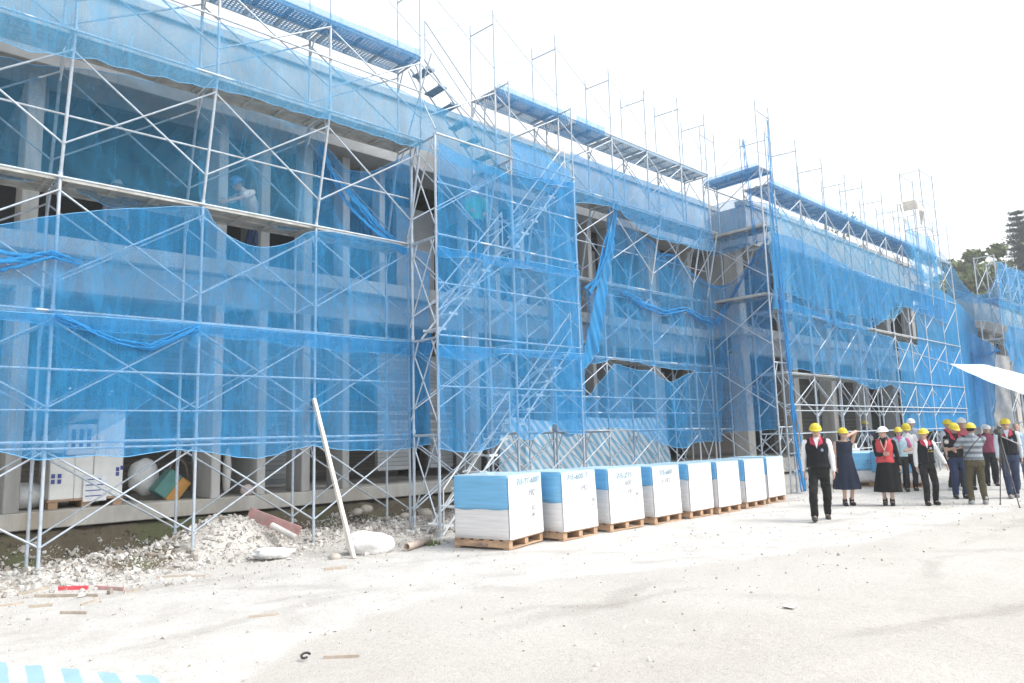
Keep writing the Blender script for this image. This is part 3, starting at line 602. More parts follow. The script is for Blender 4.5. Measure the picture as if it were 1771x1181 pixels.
# ------------------------------------------------------------------ nets
def polyat(pts, x):
    if x <= pts[0][0]: return pts[0][1]
    for a, b in zip(pts, pts[1:]):
        if x <= b[0]:
            t = (x-a[0])/(b[0]-a[0]+1e-9); return a[1]+(b[1]-a[1])*t
    return pts[-1][1]
def smooth_poly(pts):      # Catmull-Rom through the points for soft scallops
    out = []
    for i in range(len(pts)-1):
        p0 = pts[max(0, i-1)]; p1 = pts[i]; p2 = pts[i+1]; p3 = pts[min(len(pts)-1, i+2)]
        for k in range(6):
            t = k/6
            out.append(tuple(.5*((2*p1[j])+(-p0[j]+p2[j])*t+(2*p0[j]-5*p1[j]+4*p2[j]-p3[j])*t*t+(-p0[j]+3*p1[j]-3*p2[j]+p3[j])*t*t*t) for j in (0, 1)))
    out.append(pts[-1]); return out
NN = [0]
def net(label, plane, top, bot, mat='net', folds=.05, fs=5.0, group='blue safety nets on the scaffolding', px=True, name='safety_net', diag=0.5, sag=0.0, res=.09, hem=True):
    """sheet hung on a vertical plane; top and bottom edges as (along, z) lists"""
    ax, val = plane; NN[0] += 1; sd_ = NN[0]*7.3
    def conv(p):
        if not px: return p
        q = atY(p[0], p[1], val) if ax == 'Y' else atX(p[0], p[1], val)
        return (q.x if ax == 'Y' else -q.y, q.z)
    T = sorted(smooth_poly([conv(p) for p in top])); B = sorted(smooth_poly([conv(p) for p in bot]))
    a0, a1 = min(T[0][0], B[0][0]), max(T[-1][0], B[-1][0])
    na = max(6, int((a1-a0)/res)); zt = max(p[1] for p in T)-min(p[1] for p in B); nb = max(5, int(zt/(res*1.1)))
    vs = []; fs_ = []
    hemw = .03
    for i in range(na+1):
        u = i/na; tx = T[0][0]+(T[-1][0]-T[0][0])*u; bx = B[0][0]+(B[-1][0]-B[0][0])*u
        t = polyat(T, tx); b = polyat(B, bx) + .03*noise.noise(Vector((bx*4, sd_, 0))) + .07*noise.noise(Vector((bx*1.3, sd_+2, 0)))
        rows = [1.0]+[1-(j/nb) for j in range(1, nb+1)]
        for j in range(nb+1):
            v = j/nb; a = tx+(bx-tx)*v; z = t+(b-t)*v
            d = folds*(noise.noise(Vector((a*fs*.35+z*diag*1.3, sd_, z*.35)))+.5*noise.noise(Vector((a*fs+z*diag*2, sd_+5, z*.6))))
            d += .25*folds*sin(a*fs*3+z*diag*6+2*noise.noise(Vector((a, z, sd_))))*(.4+.6*v)
            d += sag*sin(pi*v)
            d = min(d, folds*1.2)
            vs.append((a, val-abs(d)*.0-d-.0, z) if ax == 'Y' else (val-d, -a, z))
    m_ = nb+1
    fs_ = [(i*m_+j, (i+1)*m_+j, (i+1)*m_+j+1, i*m_+j+1) for i in range(na) for j in range(nb)]
    mb = MB(); c = Vector(vs[0]); mb.add([Vector(v)-c for v in vs], fs_, 0, True)
    o = mb.build(name, M[mat], loc=c); tag(o, label, 'safety net', group)
    if hem:
        for jj in (0, nb):
            hb = MB()
            for i in range(na): hb.tube(Vector(vs[i*m_+jj])-c, Vector(vs[(i+1)*m_+jj])-c, .0055, 4, cap=False)
            hb.build('hem_rope', M['hem'], o)
    return o
YF = D-.075; YU = D2-.075; YTF = YT-.07
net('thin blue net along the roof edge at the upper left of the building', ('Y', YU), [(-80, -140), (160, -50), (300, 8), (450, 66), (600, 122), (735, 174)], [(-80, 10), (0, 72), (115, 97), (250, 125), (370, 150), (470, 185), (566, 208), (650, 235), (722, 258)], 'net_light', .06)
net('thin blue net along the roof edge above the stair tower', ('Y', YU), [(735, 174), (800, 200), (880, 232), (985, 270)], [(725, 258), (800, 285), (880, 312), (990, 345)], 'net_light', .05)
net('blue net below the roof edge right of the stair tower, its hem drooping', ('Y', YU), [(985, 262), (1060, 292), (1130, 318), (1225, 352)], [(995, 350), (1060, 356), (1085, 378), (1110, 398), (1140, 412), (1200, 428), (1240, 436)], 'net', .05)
net('shaded blue net hung inside the white poles at the far upper left, over dark rooms', ('Y', 10.98), [(-90, 60), (0, 100), (120, 118), (250, 135), (345, 160)], [(-90, 290), (0, 312), (100, 318), (180, 352), (250, 362), (345, 358)], 'net_shaded', .10, 4.0, diag=1.2)
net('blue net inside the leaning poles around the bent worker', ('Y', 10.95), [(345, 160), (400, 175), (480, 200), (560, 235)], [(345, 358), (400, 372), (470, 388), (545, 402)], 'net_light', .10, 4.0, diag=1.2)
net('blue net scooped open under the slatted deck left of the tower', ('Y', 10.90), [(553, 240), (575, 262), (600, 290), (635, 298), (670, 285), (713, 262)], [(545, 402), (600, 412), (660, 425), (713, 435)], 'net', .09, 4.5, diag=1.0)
def bunch(label, pts, w0, w1, off=0.02, n=5):
    """net gathered into a hanging rope of folds; pts world points"""
    mb = MB(); rn = random.Random(len(label)); P = [Vector(p) for p in pts]; L = len(P)
    c = P[0].copy()
    for k in range(n):
        rings = []; ph = rn.uniform(0, 6)
        for i in range((L-1)*12+1):
            s_ = i/12; a = min(int(s_), L-2); f = s_-a; p = P[a].lerp(P[a+1], f)
            wd = w0+(w1-w0)*(s_/(L-1)); dirv = (P[a+1]-P[a]).normalized(); side = dirv.cross(Vector((0, 1, 0.01))).normalized()
            o1 = wd*((k+.5)/n-.5)*2*1.0+wd*.25*sin(s_*1.7+ph)
            rr = wd*.30*(.75+.55*abs(noise.noise(Vector((s_*3.1, k*2.3, len(label))))))
            q = p+side*o1+Vector((0, -.04*sin(s_*2+ph), 0))
            up = side; fr = dirv.cross(side)
            q = q+Vector((1, 0, 0))*.025*noise.noise(Vector((s_*6, k, 1)))+Vector((0, 0, 1))*.02*noise.noise(Vector((s_*7, k, 5)))
            rings.append([q-c+up*rr*cos(t*pi/3)*(1+.5*noise.noise(Vector((s_*9, t, k))))+fr*rr*.45*sin(t*pi/3) for t in range(6)])
        mb.rings(rings)
    tag(mb.build('gathered_net', M['net_dense'], loc=c), label, 'safety net', 'gathered strips of blue net')
def pY(y, *pp): return [atY(a, b, y) for a, b in pp]
bunch('bright blue gathered net sweeping down diagonally from the leaning pole to the stair tower', pY(10.75, (556, 250), (575, 300), (605, 345), (650, 395), (705, 438)), .035, .13)
net('large blue net at the left on the lift below the workers, scooped along its top', ('Y', YF), [(-90, 405), (0, 388), (100, 372), (200, 362), (345, 358), (370, 385), (400, 412), (450, 427), (500, 420), (545, 400), (640, 412), (713, 430), (745, 438)],
    [(-90, 545), (0, 552), (91, 560), (200, 578), (345, 580), (450, 590), (545, 602), (640, 612), (713, 612), (745, 612)], 'net', .05)
net('large blue net on the lowest lift at the left, hanging to just above the slab', ('Y', YF-.03), [(-90, 528), (0, 538), (91, 543), (230, 552), (345, 560), (545, 577), (660, 588), (745, 592)],
    [(-90, 775), (0, 785), (75, 793), (130, 790), (220, 786), (300, 777), (350, 780), (420, 788), (480, 787), (545, 768), (610, 778), (680, 778), (745, 770)], 'net', .05)
net('shaded blue net sagging as a triangle beside the leftmost pole above the wrapped tiles', ('Y', 11.0), [(95, 548), (150, 560), (230, 585), (310, 588)], [(98, 770), (140, 765), (200, 730), (262, 690)], 'net_shaded', .12, 4, diag=1.5)
bunch('rolled blue net edge hanging below the pipes beside the leftmost pole', pY(10.5, (95, 545), (140, 562), (200, 590), (260, 602), (345, 566)), .03, .05)
bunch('short blue net roll crossing the leftmost pole at the height of the upper slab', pY(10.5, (-30, 452), (40, 450), (92, 440), (140, 456)), .12, .02)
# stair tower
net('upper blue net on the front of the stair tower', ('Y', YTF), [(757, 245), (800, 268), (880, 300), (940, 308), (993, 316)], [(757, 442), (820, 450), (893, 462), (940, 470), (1003, 480)], 'net', .07)
net('small blue net above the right bay of the stair tower', ('Y', YTF), [(884, 242), (930, 262), (990, 300)], [(884, 302), (940, 315), (995, 325)], 'net', .07)
net('middle blue net on the front of the stair tower', ('Y', YTF-.03), [(757, 425), (840, 440), (893, 448), (1003, 468)], [(757, 612), (830, 622), (893, 612), (950, 622), (1010, 628)], 'net', .07)
net('lower blue net on the tower front, its hem pulled up to a point', ('Y', YTF-.06), [(757, 596), (893, 604), (1010, 612)], [(757, 775), (800, 783), (850, 775), (885, 745), (910, 762), (945, 745), (962, 732), (985, 748), (1013, 752)], 'net', .09)
net('tall blue net on the right side of the stair tower, seen edge on and doubled', ('X', 11.02), [(-10.62, 6.95), (-10.2, 6.9), (-9.8, 6.95)], [(-10.62, 1.7), (-10.2, 1.6), (-9.8, 1.75)], 'net_thick', .06, 7, px=False)
# middle stretch
bunch('dark gathered net hanging from the deck corner right of the stair tower', pY(10.2, (1068, 352), (1058, 400), (1046, 440), (1032, 485), (1016, 505)), .05, .14)
net('blue net with two deep scallops along its top, right of the tower', ('Y', YF), [(1066, 362), (1095, 395), (1125, 420), (1142, 445), (1163, 440), (1190, 468), (1215, 488), (1250, 497)], [(1040, 512), (1080, 515), (1110, 530), (1150, 545), (1180, 532), (1215, 552), (1250, 560)], 'net', .10)
bunch('bright folded net edge sagging to a point below the big scallop', pY(10.5, (1075, 505), (1110, 525), (1150, 540), (1185, 535), (1212, 552), (1235, 560)), .05, .09)
bunch('bright folded net edge rising from the low point to the corner pole', [atY(1238, 560, 10.5), atX(1262, 520, 17.9), atX(1290, 470, 17.7), atX(1310, 440, 17.6), atX(1327, 412, 17.5)], .10, .04)
net('middle blue net over the pale slab edge, right of the stair tower', ('Y', YF), [(1012, 500), (1100, 520), (1180, 540), (1250, 552)], [(1012, 632), (1040, 625), (1063, 618), (1110, 630), (1195, 642), (1250, 645)], 'net', .09)
net('lower blue net behind the wrapped pallets with two gaps along its top', ('Y', YF-.03), [(1012, 692), (1040, 660), (1062, 630), (1100, 640), (1128, 642), (1145, 655), (1165, 660), (1195, 645), (1250, 645)], [(1012, 745), (1060, 740), (1110, 748), (1165, 775), (1210, 765), (1250, 760)], 'net', .09)
bunch('thin rolled hem along the big scallop at the inner corner', [atY(1120, 412, 10.5), atY(1140, 441, 10.5), atY(1163, 440, 10.5), atY(1195, 472, 10.5), atY(1222, 492, 10.5), atY(1240, 498, 10.5), atX(1262, 492, 17.75), atX(1290, 470, 17.7), atX(1310, 440, 17.6), atX(1327, 410, 17.5)], .035, .035, n=3)
net('narrow doubled net falling from the deck corner right of the tower', ('Y', 10.35), [(1054, 360), (1061, 358), (1069, 360)], [(1005, 640), (1018, 630), (1036, 600)], 'net_dense', .10, 9, diag=1.5, res=.05)
net('blue net across the inner corner of the building under the roof decks', ('X', 17.75), [(1226, 358), (1270, 346), (1328, 352)], [(1228, 442), (1270, 432), (1328, 415)], 'net', .05)
net('tall blue net closing the inner corner below the big scallop', ('X', 17.8), [(1248, 500), (1275, 487), (1300, 452), (1328, 414)], [(1240, 750), (1290, 745), (1348, 742)], 'net', .07)
# wing
YW = 8.83
net('thin blue net veiling the roof edge of the far wing', ('Y', YW), [(1326, 352), (1380, 378), (1440, 405), (1500, 432), (1570, 462), (1625, 480)], [(1335, 500), (1385, 515), (1430, 535), (1475, 545), (1545, 552), (1570, 530), (1640, 548)], 'net_light', .10)
net('blue net on the upper lift of the far wing with a sagging fold', ('Y', YW-.03), [(1333, 400), (1390, 418), (1440, 445), (1480, 468), (1545, 492), (1640, 520)], [(1338, 530), (1400, 545), (1470, 570), (1520, 560), (1548, 530), (1575, 535), (1640, 560)], 'net', .10)
net('blue net on the middle lift of the far wing ending above the bare poles', ('Y', YW), [(1338, 515), (1400, 535), (1470, 560), (1545, 585)], [(1358, 636), (1420, 645), (1475, 658), (1500, 668), (1525, 672), (1540, 665), (1558, 678)], 'net', .10)
net('long blue curtain net hanging almost to the ground behind the visitors', ('Y', 8.915), [(1552, 590), (1600, 600), (1700, 620)], [(1565, 738), (1610, 745), (1660, 742), (1705, 735)], 'net_thick', .05, 4)
net('second layer of blue curtain net on the right part of the far wing', ('Y', 8.90), [(1580, 490), (1640, 510), (1690, 560)], [(1600, 742), (1650, 738), (1700, 700)], 'net_thick', .05, 4)
bunch('narrow blue net wound down the corner pole to the ground beside the last pallet', [(17.80, 8.80, 9.9), (17.82, 8.8, 8), (17.85, 8.78, 6), (17.9, 8.76, 4), (17.95, 8.75, 2.5), (18.05, 8.72, 1.2), (18.1, 8.7, .05)], .035, .13)
bunch('thin blue ribbon of net along the second corner pole', [(17.35, 9.25, 9.4), (17.4, 9.25, 8.4), (17.5, 9.2, 6.5)], .04, .05)
# far end
XF = 34.55; YFF = 7.65
net('blue net at the far end with a deep scoop showing white scaffolding and trees', ('X', XF), [(1625, 432), (1648, 462), (1662, 487), (1682, 507), (1704, 508), (1717, 490), (1727, 452)], [(1638, 505), (1665, 520), (1705, 526), (1729, 520)], 'net', .12, 4)
net('blue net hung in folds along the top right edge under the trees', ('Y', YFF), [(1727, 451), (1745, 462), (1771, 470), (1790, 480)], [(1729, 528), (1750, 534), (1790, 545)], 'net', .12, 4)
net('thin blue net over the grey parapet at the far end', ('X', XF), [(1638, 498), (1700, 515), (1730, 520)], [(1640, 562), (1700, 556), (1732, 560)], 'net_light', .12, 4)
net('thin blue net over the grey parapet at the right edge of the picture', ('Y', YFF), [(1729, 520), (1790, 540)], [(1731, 560), (1790, 578)], 'net_light', .12, 4)
net('blue net hanging at the right edge of the picture under the far deck', ('Y', YFF), [(1740, 562), (1760, 566), (1790, 575)], [(1738, 600), (1760, 650), (1790, 740)], 'net_thick', .15, 4)
net('lower blue net at the far end behind the heads of the visitors', ('X', XF), [(1640, 560), (1675, 575), (1724, 600)], [(1650, 735), (1675, 740), (1722, 735)], 'net_thick', .15, 4)
o = net('long grey cloth curtain hanging at the far end beside the right edge', ('X', 34.5), [(1722, 612), (1735, 615), (1745, 615)], [(1720, 740), (1735, 742), (1752, 738)], 'cloth_hang', .2, 5, group=None, name='cloth_curtain', hem=False); o['category'] = 'curtain'
bunch('dark blue gathered net swept across the opening at the far end', [atX(1650, 565, 34.4), atX(1668, 590, 34.4), atX(1682, 612, 34.4), atX(1705, 614, 34.4), atX(1728, 605, 34.4)], .12, .16)
def wrap(label, x0, x1, y, z, along='x', w_=.75, mat='net'):
    mb = MB(); n = max(8, int(abs(x1-x0)/.12)); vs = []
    P = [(-.05, .10), (-.06, -.02), (-.04, -.11), (.10, -.13), (w_*.5, -.11), (w_, -.08)]
    for i in range(n+1):
        x = x0+(x1-x0)*i/n
        for (a, b) in P:
            a2 = a+.012*noise.noise(Vector((x*5, a, z))); b2 = b+.03*noise.noise(Vector((x*2.2, a*2, z+3)))
            vs.append((x, y+a2, z+b2) if along == 'x' else (y+a2, x, z+b2))
    m_ = len(P); mb.add(vs, [(i*m_+j, (i+1)*m_+j, (i+1)*m_+j+1, i*m_+j+1) for i in range(n) for j in range(m_-1)], 0, True)
    c = Vector(vs[0]); mb.v = [tuple(Vector(v)-c) for v in mb.v]
    tag(mb.build('deck_netting', M[mat], loc=c), label, 'safety net', 'blue netting wrapped under the top decks')
wrap('blue netting wrapped along the top deck at the upper left', K(0), K(3)-.05, D2, 8.6, w_=.34)
wrap('blue netting wrapped along the top deck right of the ladder', K(4)+.02, 11.4, D2, 8.6, w_=.34)
wrap('short blue netting patch at the middle of the long top deck', 11.6, 12.6, D2, 8.6, w_=.6)
wrap('blue netting wrapped under the top deck of the far wing', XW[0], XW[-2], 8.9, 8.2, w_=.72)
wrap('blue netting wrapped under the short deck across the inner corner', 8.95, 10.6, 17.5, 8.6, 'y', .7)
# mast with rags
ms = thing('hoist_mast', 'tall slender mast with pale ragged sheeting at its top above the far wing roof', 'mast', (29.3, 8.6, 0))
mb = MB()
for dx in (0, 1.4):
    for dy in (0, .7): mb.tube((dx, dy, 6), (dx, dy, 11.3), .02)
for z in (7, 8, 9, 10, 11.2):
    mb.tube((0, 0, z), (1.4, 0, z), .014); mb.tube((0, .7, z), (1.4, .7, z), .014); mb.tube((0, 0, z), (0, .7, z), .014)
mb.tube((0, 0, 8), (1.4, 0, 10), .01); mb.tube((1.4, 0, 8), (0, 0, 10), .01); mb.build('mast_frame', M['galv_thin'], ms)
def rag(label, ax, top, bot, mat, nm):
    net(label, ax, top, bot, mat, .25, 3, group=None, name=nm, hem=False)
rag('torn grey sheet flopped over the top of the hoist mast', ('Y', 8.5), [(1553, 354), (1562, 350), (1572, 347), (1582, 352), (1592, 356), (1601, 364)], [(1558, 380), (1566, 392), (1572, 366), (1584, 364), (1593, 372), (1602, 396)], 'cloth_hang', 'torn_sheet')
rag('pale blue net rags hanging from the hoist mast', ('Y', 8.45), [(1561, 372), (1575, 390), (1600, 410), (1618, 420)], [(1570, 430), (1585, 470), (1605, 490), (1625, 485)], 'net_light', 'net_rag')
# ------------------------------------------------------------------ striped tarpaulins
o = net('blue and white diagonally striped tarpaulin screen hung behind the scaffolding and pallets', ('Y', 11.5), [(866, 745), (880, 722), (950, 728), (1010, 722), (1080, 724), (1120, 722), (1148, 724)], [(862, 840), (950, 840), (1050, 835), (1165, 815)], 'tarp_diag', .05, 6, group=None, name='striped_tarpaulin', hem=False, res=.06)
o['category'] = 'tarpaulin'
mb = MB(); fp = [atZ(-40, 1144, .02), atZ(0, 1150, .02), atZ(60, 1156, .03), atZ(130, 1164, .03), (atZ(200, 1169, .03)), atZ(262, 1174, .02), atZ(288, 1190, .02)]
back = [Vector((p.x, p.y, p.z)) for p in fp]; n_ = 14; vs = []
for i in range(61):
    s_ = i/60*(len(back)-1); a = min(int(s_), len(back)-2); p = back[a].lerp(back[a+1], s_-a)
    for j in range(n_+1):
        q = p.lerp(Vector((p.x*.55-.25, p.y-2.2, .02)), j/n_)
        zz = .02+.035*abs(noise.noise(Vector((q.x*3, q.y*3, 1))))+.05*exp(-(j/n_*9)**2)*(.5+.5*noise.noise(Vector((q.x*4, 0, 0))))
        vs.append((q.x, q.y, zz))
mb.add(vs, [(i*(n_+1)+j, i*(n_+1)+j+1, (i+1)*(n_+1)+j+1, (i+1)*(n_+1)+j) for i in range(60) for j in range(n_)], 0, True)
tag(mb.build('striped_tarpaulin', M['tarp_floor']), 'blue and white striped plastic sheet lying on the ground in the near left corner', 'tarpaulin')
# canopy at the right
c0 = Vector((21.0, 6.05, 3.18)); mb = MB(); vs = []
tipA = atZ(1642, 629, 3.2); upR = atZ(1790, 652, 3.10); upM = atZ(1703, 630, 3.22); loR = at(1790, 692, (21.5, 0, 0), (1, 0, .0)); loR = atX(1790, 688, 17.5)
ns = 30; nw = 10
for i in range(ns+1):
    s_ = i/ns; up = tipA.lerp(upM, s_/.42) if s_ < .42 else upM.lerp(upR, (s_-.42)/.58); lo = tipA.lerp(loR, s_)
    lo.z -= .05*sin(pi*s_)
    for j in range(nw+1):
        q = up.lerp(lo, j/nw); q.z += -.05*sin(pi*j/nw)*s_+.012*noise.noise(q*2); vs.append(q)
mb.add([v-tipA for v in vs], [(i*(nw+1)+j, i*(nw+1)+j+1, (i+1)*(nw+1)+j+1, (i+1)*(nw+1)+j) for i in range(ns) for j in range(nw)], 0, True)
cn = thing('canopy_sheet', 'white and pale blue striped canopy sheet stretched above the visitors at the right', 'canopy', tipA)
mb.build('sheet', M['tarp_canopy'], cn)
mb = MB(); mb.tube((0, 0, 0), atY(1548, 600, 8.85)-tipA, .012, 5); mb.build('guy_rope', M['white_plastic'], cn)
# ------------------------------------------------------------------ pallets
def text_mesh(txt, size, mat, ext=.001):
    cvd = bpy.data.curves.new('t', 'FONT'); cvd.body = txt; cvd.size = size; cvd.extrude = ext; cvd.align_x = 'LEFT'; cvd.space_character = 1.12; cvd.shear = .18
    ob = bpy.data.objects.new('t', cvd); me = evaluated_mesh(ob); bpy.data.objects.remove(ob); bpy.data.curves.remove(cvd)
    me.materials.clear(); me.materials.append(mat); return me
def pallet_load(name, label, F, ang, wx, wy, h, cover, writing=None, stamp=None, group=None, seed=0, lean=0.0, film=True):
    t = thing(name, label, 'pallet', F, ang, group); rn = random.Random(seed)
    mb = MB()
    for y in (0.0, wy/2-.045, wy-.09): mb.box((0, y, .02), (wx, y+.09, .112)) if False else None
    for x in (0.0, wx/2-.05, wx-.1): mb.box((x, .0, .022), (x+.1, wy, .112))            # bearers run front to back
    for i in range(6): y = i*(wy-.1)/5; mb.box((-.005, y, .114), (wx+.005, y+.1, .134))
    for y in (0.0, wy-.1): mb.box((0, y, 0), (wx, y+.1, .02))
    p = mb.build('wooden_pallet', M['wood'], t); bevel(p, .004)
    # wrapped block with slightly uneven faces
    def block(z0, z1, e, nm, mat, parent, xa=0, xb=wx, ya=0, yb=wy, drop=None):
        b = MB(); nx_, nz_ = 12, 10
        pts = []
        per = []
        cr_ = .03
        def rect(e):
            P = []
            for (cx, cy, a0) in ((xb+e-cr_, ya-e+cr_, -pi/2), (xb+e-cr_, yb+e-cr_, 0), (xa-e+cr_, yb+e-cr_, pi/2), (xa-e+cr_, ya-e+cr_, pi)):
                for k in range(4): a = a0+k*pi/6; P.append((cx+cr_*cos(a), cy+cr_*sin(a)))
            Q = []
            for i in range(len(P)):
                a, c = P[i], P[(i+1)%len(P)]; L = sqrt((a[0]-c[0])**2+(a[1]-c[1])**2); n_ = 10 if L > .3 else 1
                for k in range(n_): Q.append((a[0]+(c[0]-a[0])*k/n_, a[1]+(c[1]-a[1])*k/n_))
            return Q
        R = rect(e); rings = []
        for j in range(nz_+1):
            z = z0+(z1-z0)*j/nz_; ring = []
            for (x, y) in R:
                d = .008*noise.noise(Vector((x*3+seed, y*3, z*9)))
                f = 1-.02*max(0, (z-.13)/h)
                zz = z
                if drop and j == 0: zz = z0+drop*noise.noise(Vector((x*2.2+seed, y*2.2, 0)))
                ring.append(Vector((wx/2+(x-wx/2)*(f+d)+lean*(z-.13), wy/2+(y-wy/2)*(f+d), zz)))
            rings.append(ring)
        b.rings(rings, 0, True); o = b.build(nm, mat, parent); return o
    blk = block(.136, .136+h, 0, 'wrapped_load', M['wrap'], t)
    cv = block(.136+h*(1-cover), .136+h+.006, .006, 'blue_cover', M['bluewrap'], t, drop=.06)
    # paler top skin, and a front sheet over the blue cover
    b = MB(); b.box((.01+lean*h, .005, .136+h+.007), (wx-.01+lean*h, wy-.005, .136+h+.016)); b.build('top_film', M['paleblue'], t)
    fr = MB(); vs = []
    for i in range(13 if film else 0):
        for j in range(9):
            u = i/12; v = j/8; zz = .138+v*(h+.008)
            f = 1-.02*max(0, (zz-.13)/h)
            vs.append((wx/2+(u-.5)*wx*f+lean*(zz-.13), -.022-.004*noise.noise(Vector((u*6, v*6, seed)))+.01*max(0, (zz-.13)/h), zz))
    if film: fr.add(vs, [(i*9+j, (i+1)*9+j, (i+1)*9+j+1, i*9+j+1) for i in range(12) for j in range(8)], 0, True)
    if film: fr.build('front_film', M['frontfilm'], t)
    if writing:
        for (txt, x, z, sz, rot) in writing:
            o = place('marker_writing', text_mesh(txt, sz, M['ink']), t, (x+lean*(z-.13), -.034, z)); o.rotation_euler = (pi/2, rot, 0)
    if stamp:
        o = place('stencil_print', text_mesh(stamp, .062, M['ink']), t, (-.004, wy*.62, .035)); o.rotation_euler = (pi/2, 0, -pi/2)
    return t
# white film over the front faces, pale blue towards the top
def filmmat():
    mt = bpy.data.materials.new('white_front_film'); mt.use_nodes = True; nt = mt.node_tree; b = nt.nodes['Principled BSDF']
    sp = nt.nodes.new('ShaderNodeSeparateXYZ'); t = nt.nodes.new('ShaderNodeTexCoord'); nt.links.new(t.outputs['Object'], sp.inputs[0])
    zz = math_(nt, 'ADD', sp.outputs[2], math_(nt, 'MULTIPLY', math_(nt, 'SUBTRACT', nz(nt, 3, 4, .6), .5), .5))
    c = ramp(nt, zz, [(.72, (.78, .775, .77)), (.98, (.58, .73, .82))])
    lay = nz(nt, 1, 4, 0.6, mapping(nt, (1.2, 1.2, 30))); c = mixc(nt, math_(nt, 'MULTIPLY', lay, .25), c, (.60, .60, .61))
    nt.links.new(c, b.inputs['Base Color']); b.inputs['Roughness'].default_value = .3; b.inputs['Coat Weight'].default_value = .3
    bump(nt, b, nz(nt, 1, 5, .6, mapping(nt, (3, 3, 9), (.2, .5, 0))), .3, .02); return mt
M['frontfilm'] = filmmat()
W1 = lambda a, b, c: [(a, .20, .93, .13, -.02), (b, .52, .74, .13, 0), (c, .72, .50, .10, -.1)]
pal = [('wrapped_pallet_load', 'nearest and leftmost wrapped pallet load, blue covered, showing its whole blue side', (7.15, 7.84), 17, 1.03, .95, .90, .52, [('7/5-TT-600T', .22, .90, .12, -.02), ('192', .55, .72, .13, 0), ('82', .66, .50, .09, -.1), ('84', .66, .40, .09, -.1)], '1300-28'),
 (None, 'second wrapped pallet load from the left, marked 192 on its white front', (8.31, 7.87), 5, .90, .90, .90, .50, [('7/5-600-T', .12, .92, .12, -.02), ('192', .45, .74, .12, 0), ('1/8', .78, .45, .10, -1.2)], None),
 (None, 'third wrapped pallet load from the left, with faint marker figures', (9.47, 7.9), 3, .98, .9, .88, .38, [('7/5-Z75', .22, .86, .12, -.02), ('600', .45, .74, .11, 0), ('192', .5, .60, .10, 0), ('1/8', .78, .45, .10, -1.2)], None),
 (None, 'fourth wrapped pallet load from the left, dark side face above a three gap pallet', (10.72, 7.92), 3, .9, .9, .87, .36, [('7/5-600', .2, .86, .12, -.02), ('5-192', .25, .72, .11, 0), ('1/', .7, .45, .10, -1.2)], None),
 (None, 'fifth wrapped pallet load from the left, on the palest pallet', (11.8, 7.9), 2, .84, .9, .86, .34, None, None),
 (None, 'sixth wrapped pallet load from the left, with smeared blue film', (12.75, 7.88), 1, .86, .9, .86, .36, None, None),
 (None, 'seventh wrapped pallet load from the left, second from the corner pole', (13.98, 7.98), 1, .86, .9, .86, .5, None, None),
 (None, 'last and farthest wrapped pallet load, beside the blue corner pole', (15.09, 8.07), 4, .9, .9, .86, .42, None, None)]
for i, (nm, lab, (x, y), ang, wx, wy, h, cv, wr, st) in enumerate(pal):
    pallet_load('wrapped_pallet_load', lab, (x, y, gh(x, y)+.005), radians(ang), wx, wy, h, cv, wr, st, 'row of wrapped pallet loads', i*3+1, lean=-.03 if i < 4 else 0)
p = atZ(1476, 842); tb = pallet_load('wrapped_pallet_load', 'blue topped pallet load used as a table behind the dressed woman and red vest', (p.x-.1, p.y, .0), radians(-38), 1.15, 1.0, .80, .6, [('TL-TC', .45, .62, .14, 0)], None, 'pallet loads behind the visitors', 40, film=False)
p = atZ(1556, 845); pallet_load('wrapped_pallet_load', 'pallet load with a blue lower corner behind the man in the white shirt', (p.x, p.y, .0), radians(-30), .8, 1.0, .80, .7, None, None, 'pallet loads behind the visitors', 41, film=False)
tr = thing('sample_tray', 'white tray of small upright tile samples on the blue pallet load', 'tray', (21.15, 8.95, .962), radians(-38))
mb = MB(); mb.box((0, 0, 0), (.55, .3, .07)); mb.build('tray', M['white_plastic'], tr)
for k in range(5): mb = MB(); mb.box((.03+k*.1, .05, .07), (.10+k*.1, .24, .20)); bevel(mb.build('sample', plain('buff_tile', (.62, .55, .44)) if k % 2 else M['white_plastic'], tr), .004)
# ------------------------------------------------------------------ goods on the slab
g1 = thing('wrapped_tile_stack', 'white stack of boxed tiles under clear film on a low pallet on the slab', 'stack', (2.28, 12.28, SLAB_T))
mb = MB(); 
for x in (0, .42, .84): mb.box((x, 0, 0), (x+.12, .8, .10))
mb.box((-.02, -.01, .10), (.98, .8, .125)); bevel(mb.build('low_pallet', M['wood'], g1), .004)
mb = MB(); 
for (x0, x1, z0, z1, yy) in ((0, .31, .127, .74, 0), (.315, .56, .127, .76, .01), (.565, .96, .127, .82, -.01)): mb.box((x0, yy, z0), (x1, .75, z1))
bevel(mb.build('tile_box', plain('cream_carton', (.84, .83, .79), .5, 5, .08), g1), .012)
mb = MB(); mb.box((.60, -.012, .70), (.97, .7, 1.38)); bevel(mb.build('white_carton', plain('white_carton', (.88, .88, .88), .5, 5, .05), g1), .02)
mb = MB(); mb.box((.20, .03, .763), (.597, .7, 1.22))
b_ = bevel(mb.build('grey_carton', plain('grey_carton', (.74, .75, .77), .5, 5, .1), g1), .02)
mb = MB()
for k in range(3): mb.box((.26+k*.10, .018, .86), (.31+k*.10, .0285, 1.14))
mb.build('blue_stripe', M['bluemark'], g1)
mb = MB(); mb.rings([[Vector(p) for p in ((.18, .0, 1.22), (.98, -.02, 1.38), (.98, .72, 1.38), (.18, .72, 1.22))], [Vector(p) for p in ((.40, .12, 1.40), (.80, .12, 1.48), (.8, .6, 1.48), (.4, .6, 1.40))]], 0, False); bevel(mb.build('brown_paper_top', plain('kraft_paper', (.42, .38, .34)), g1), .02)
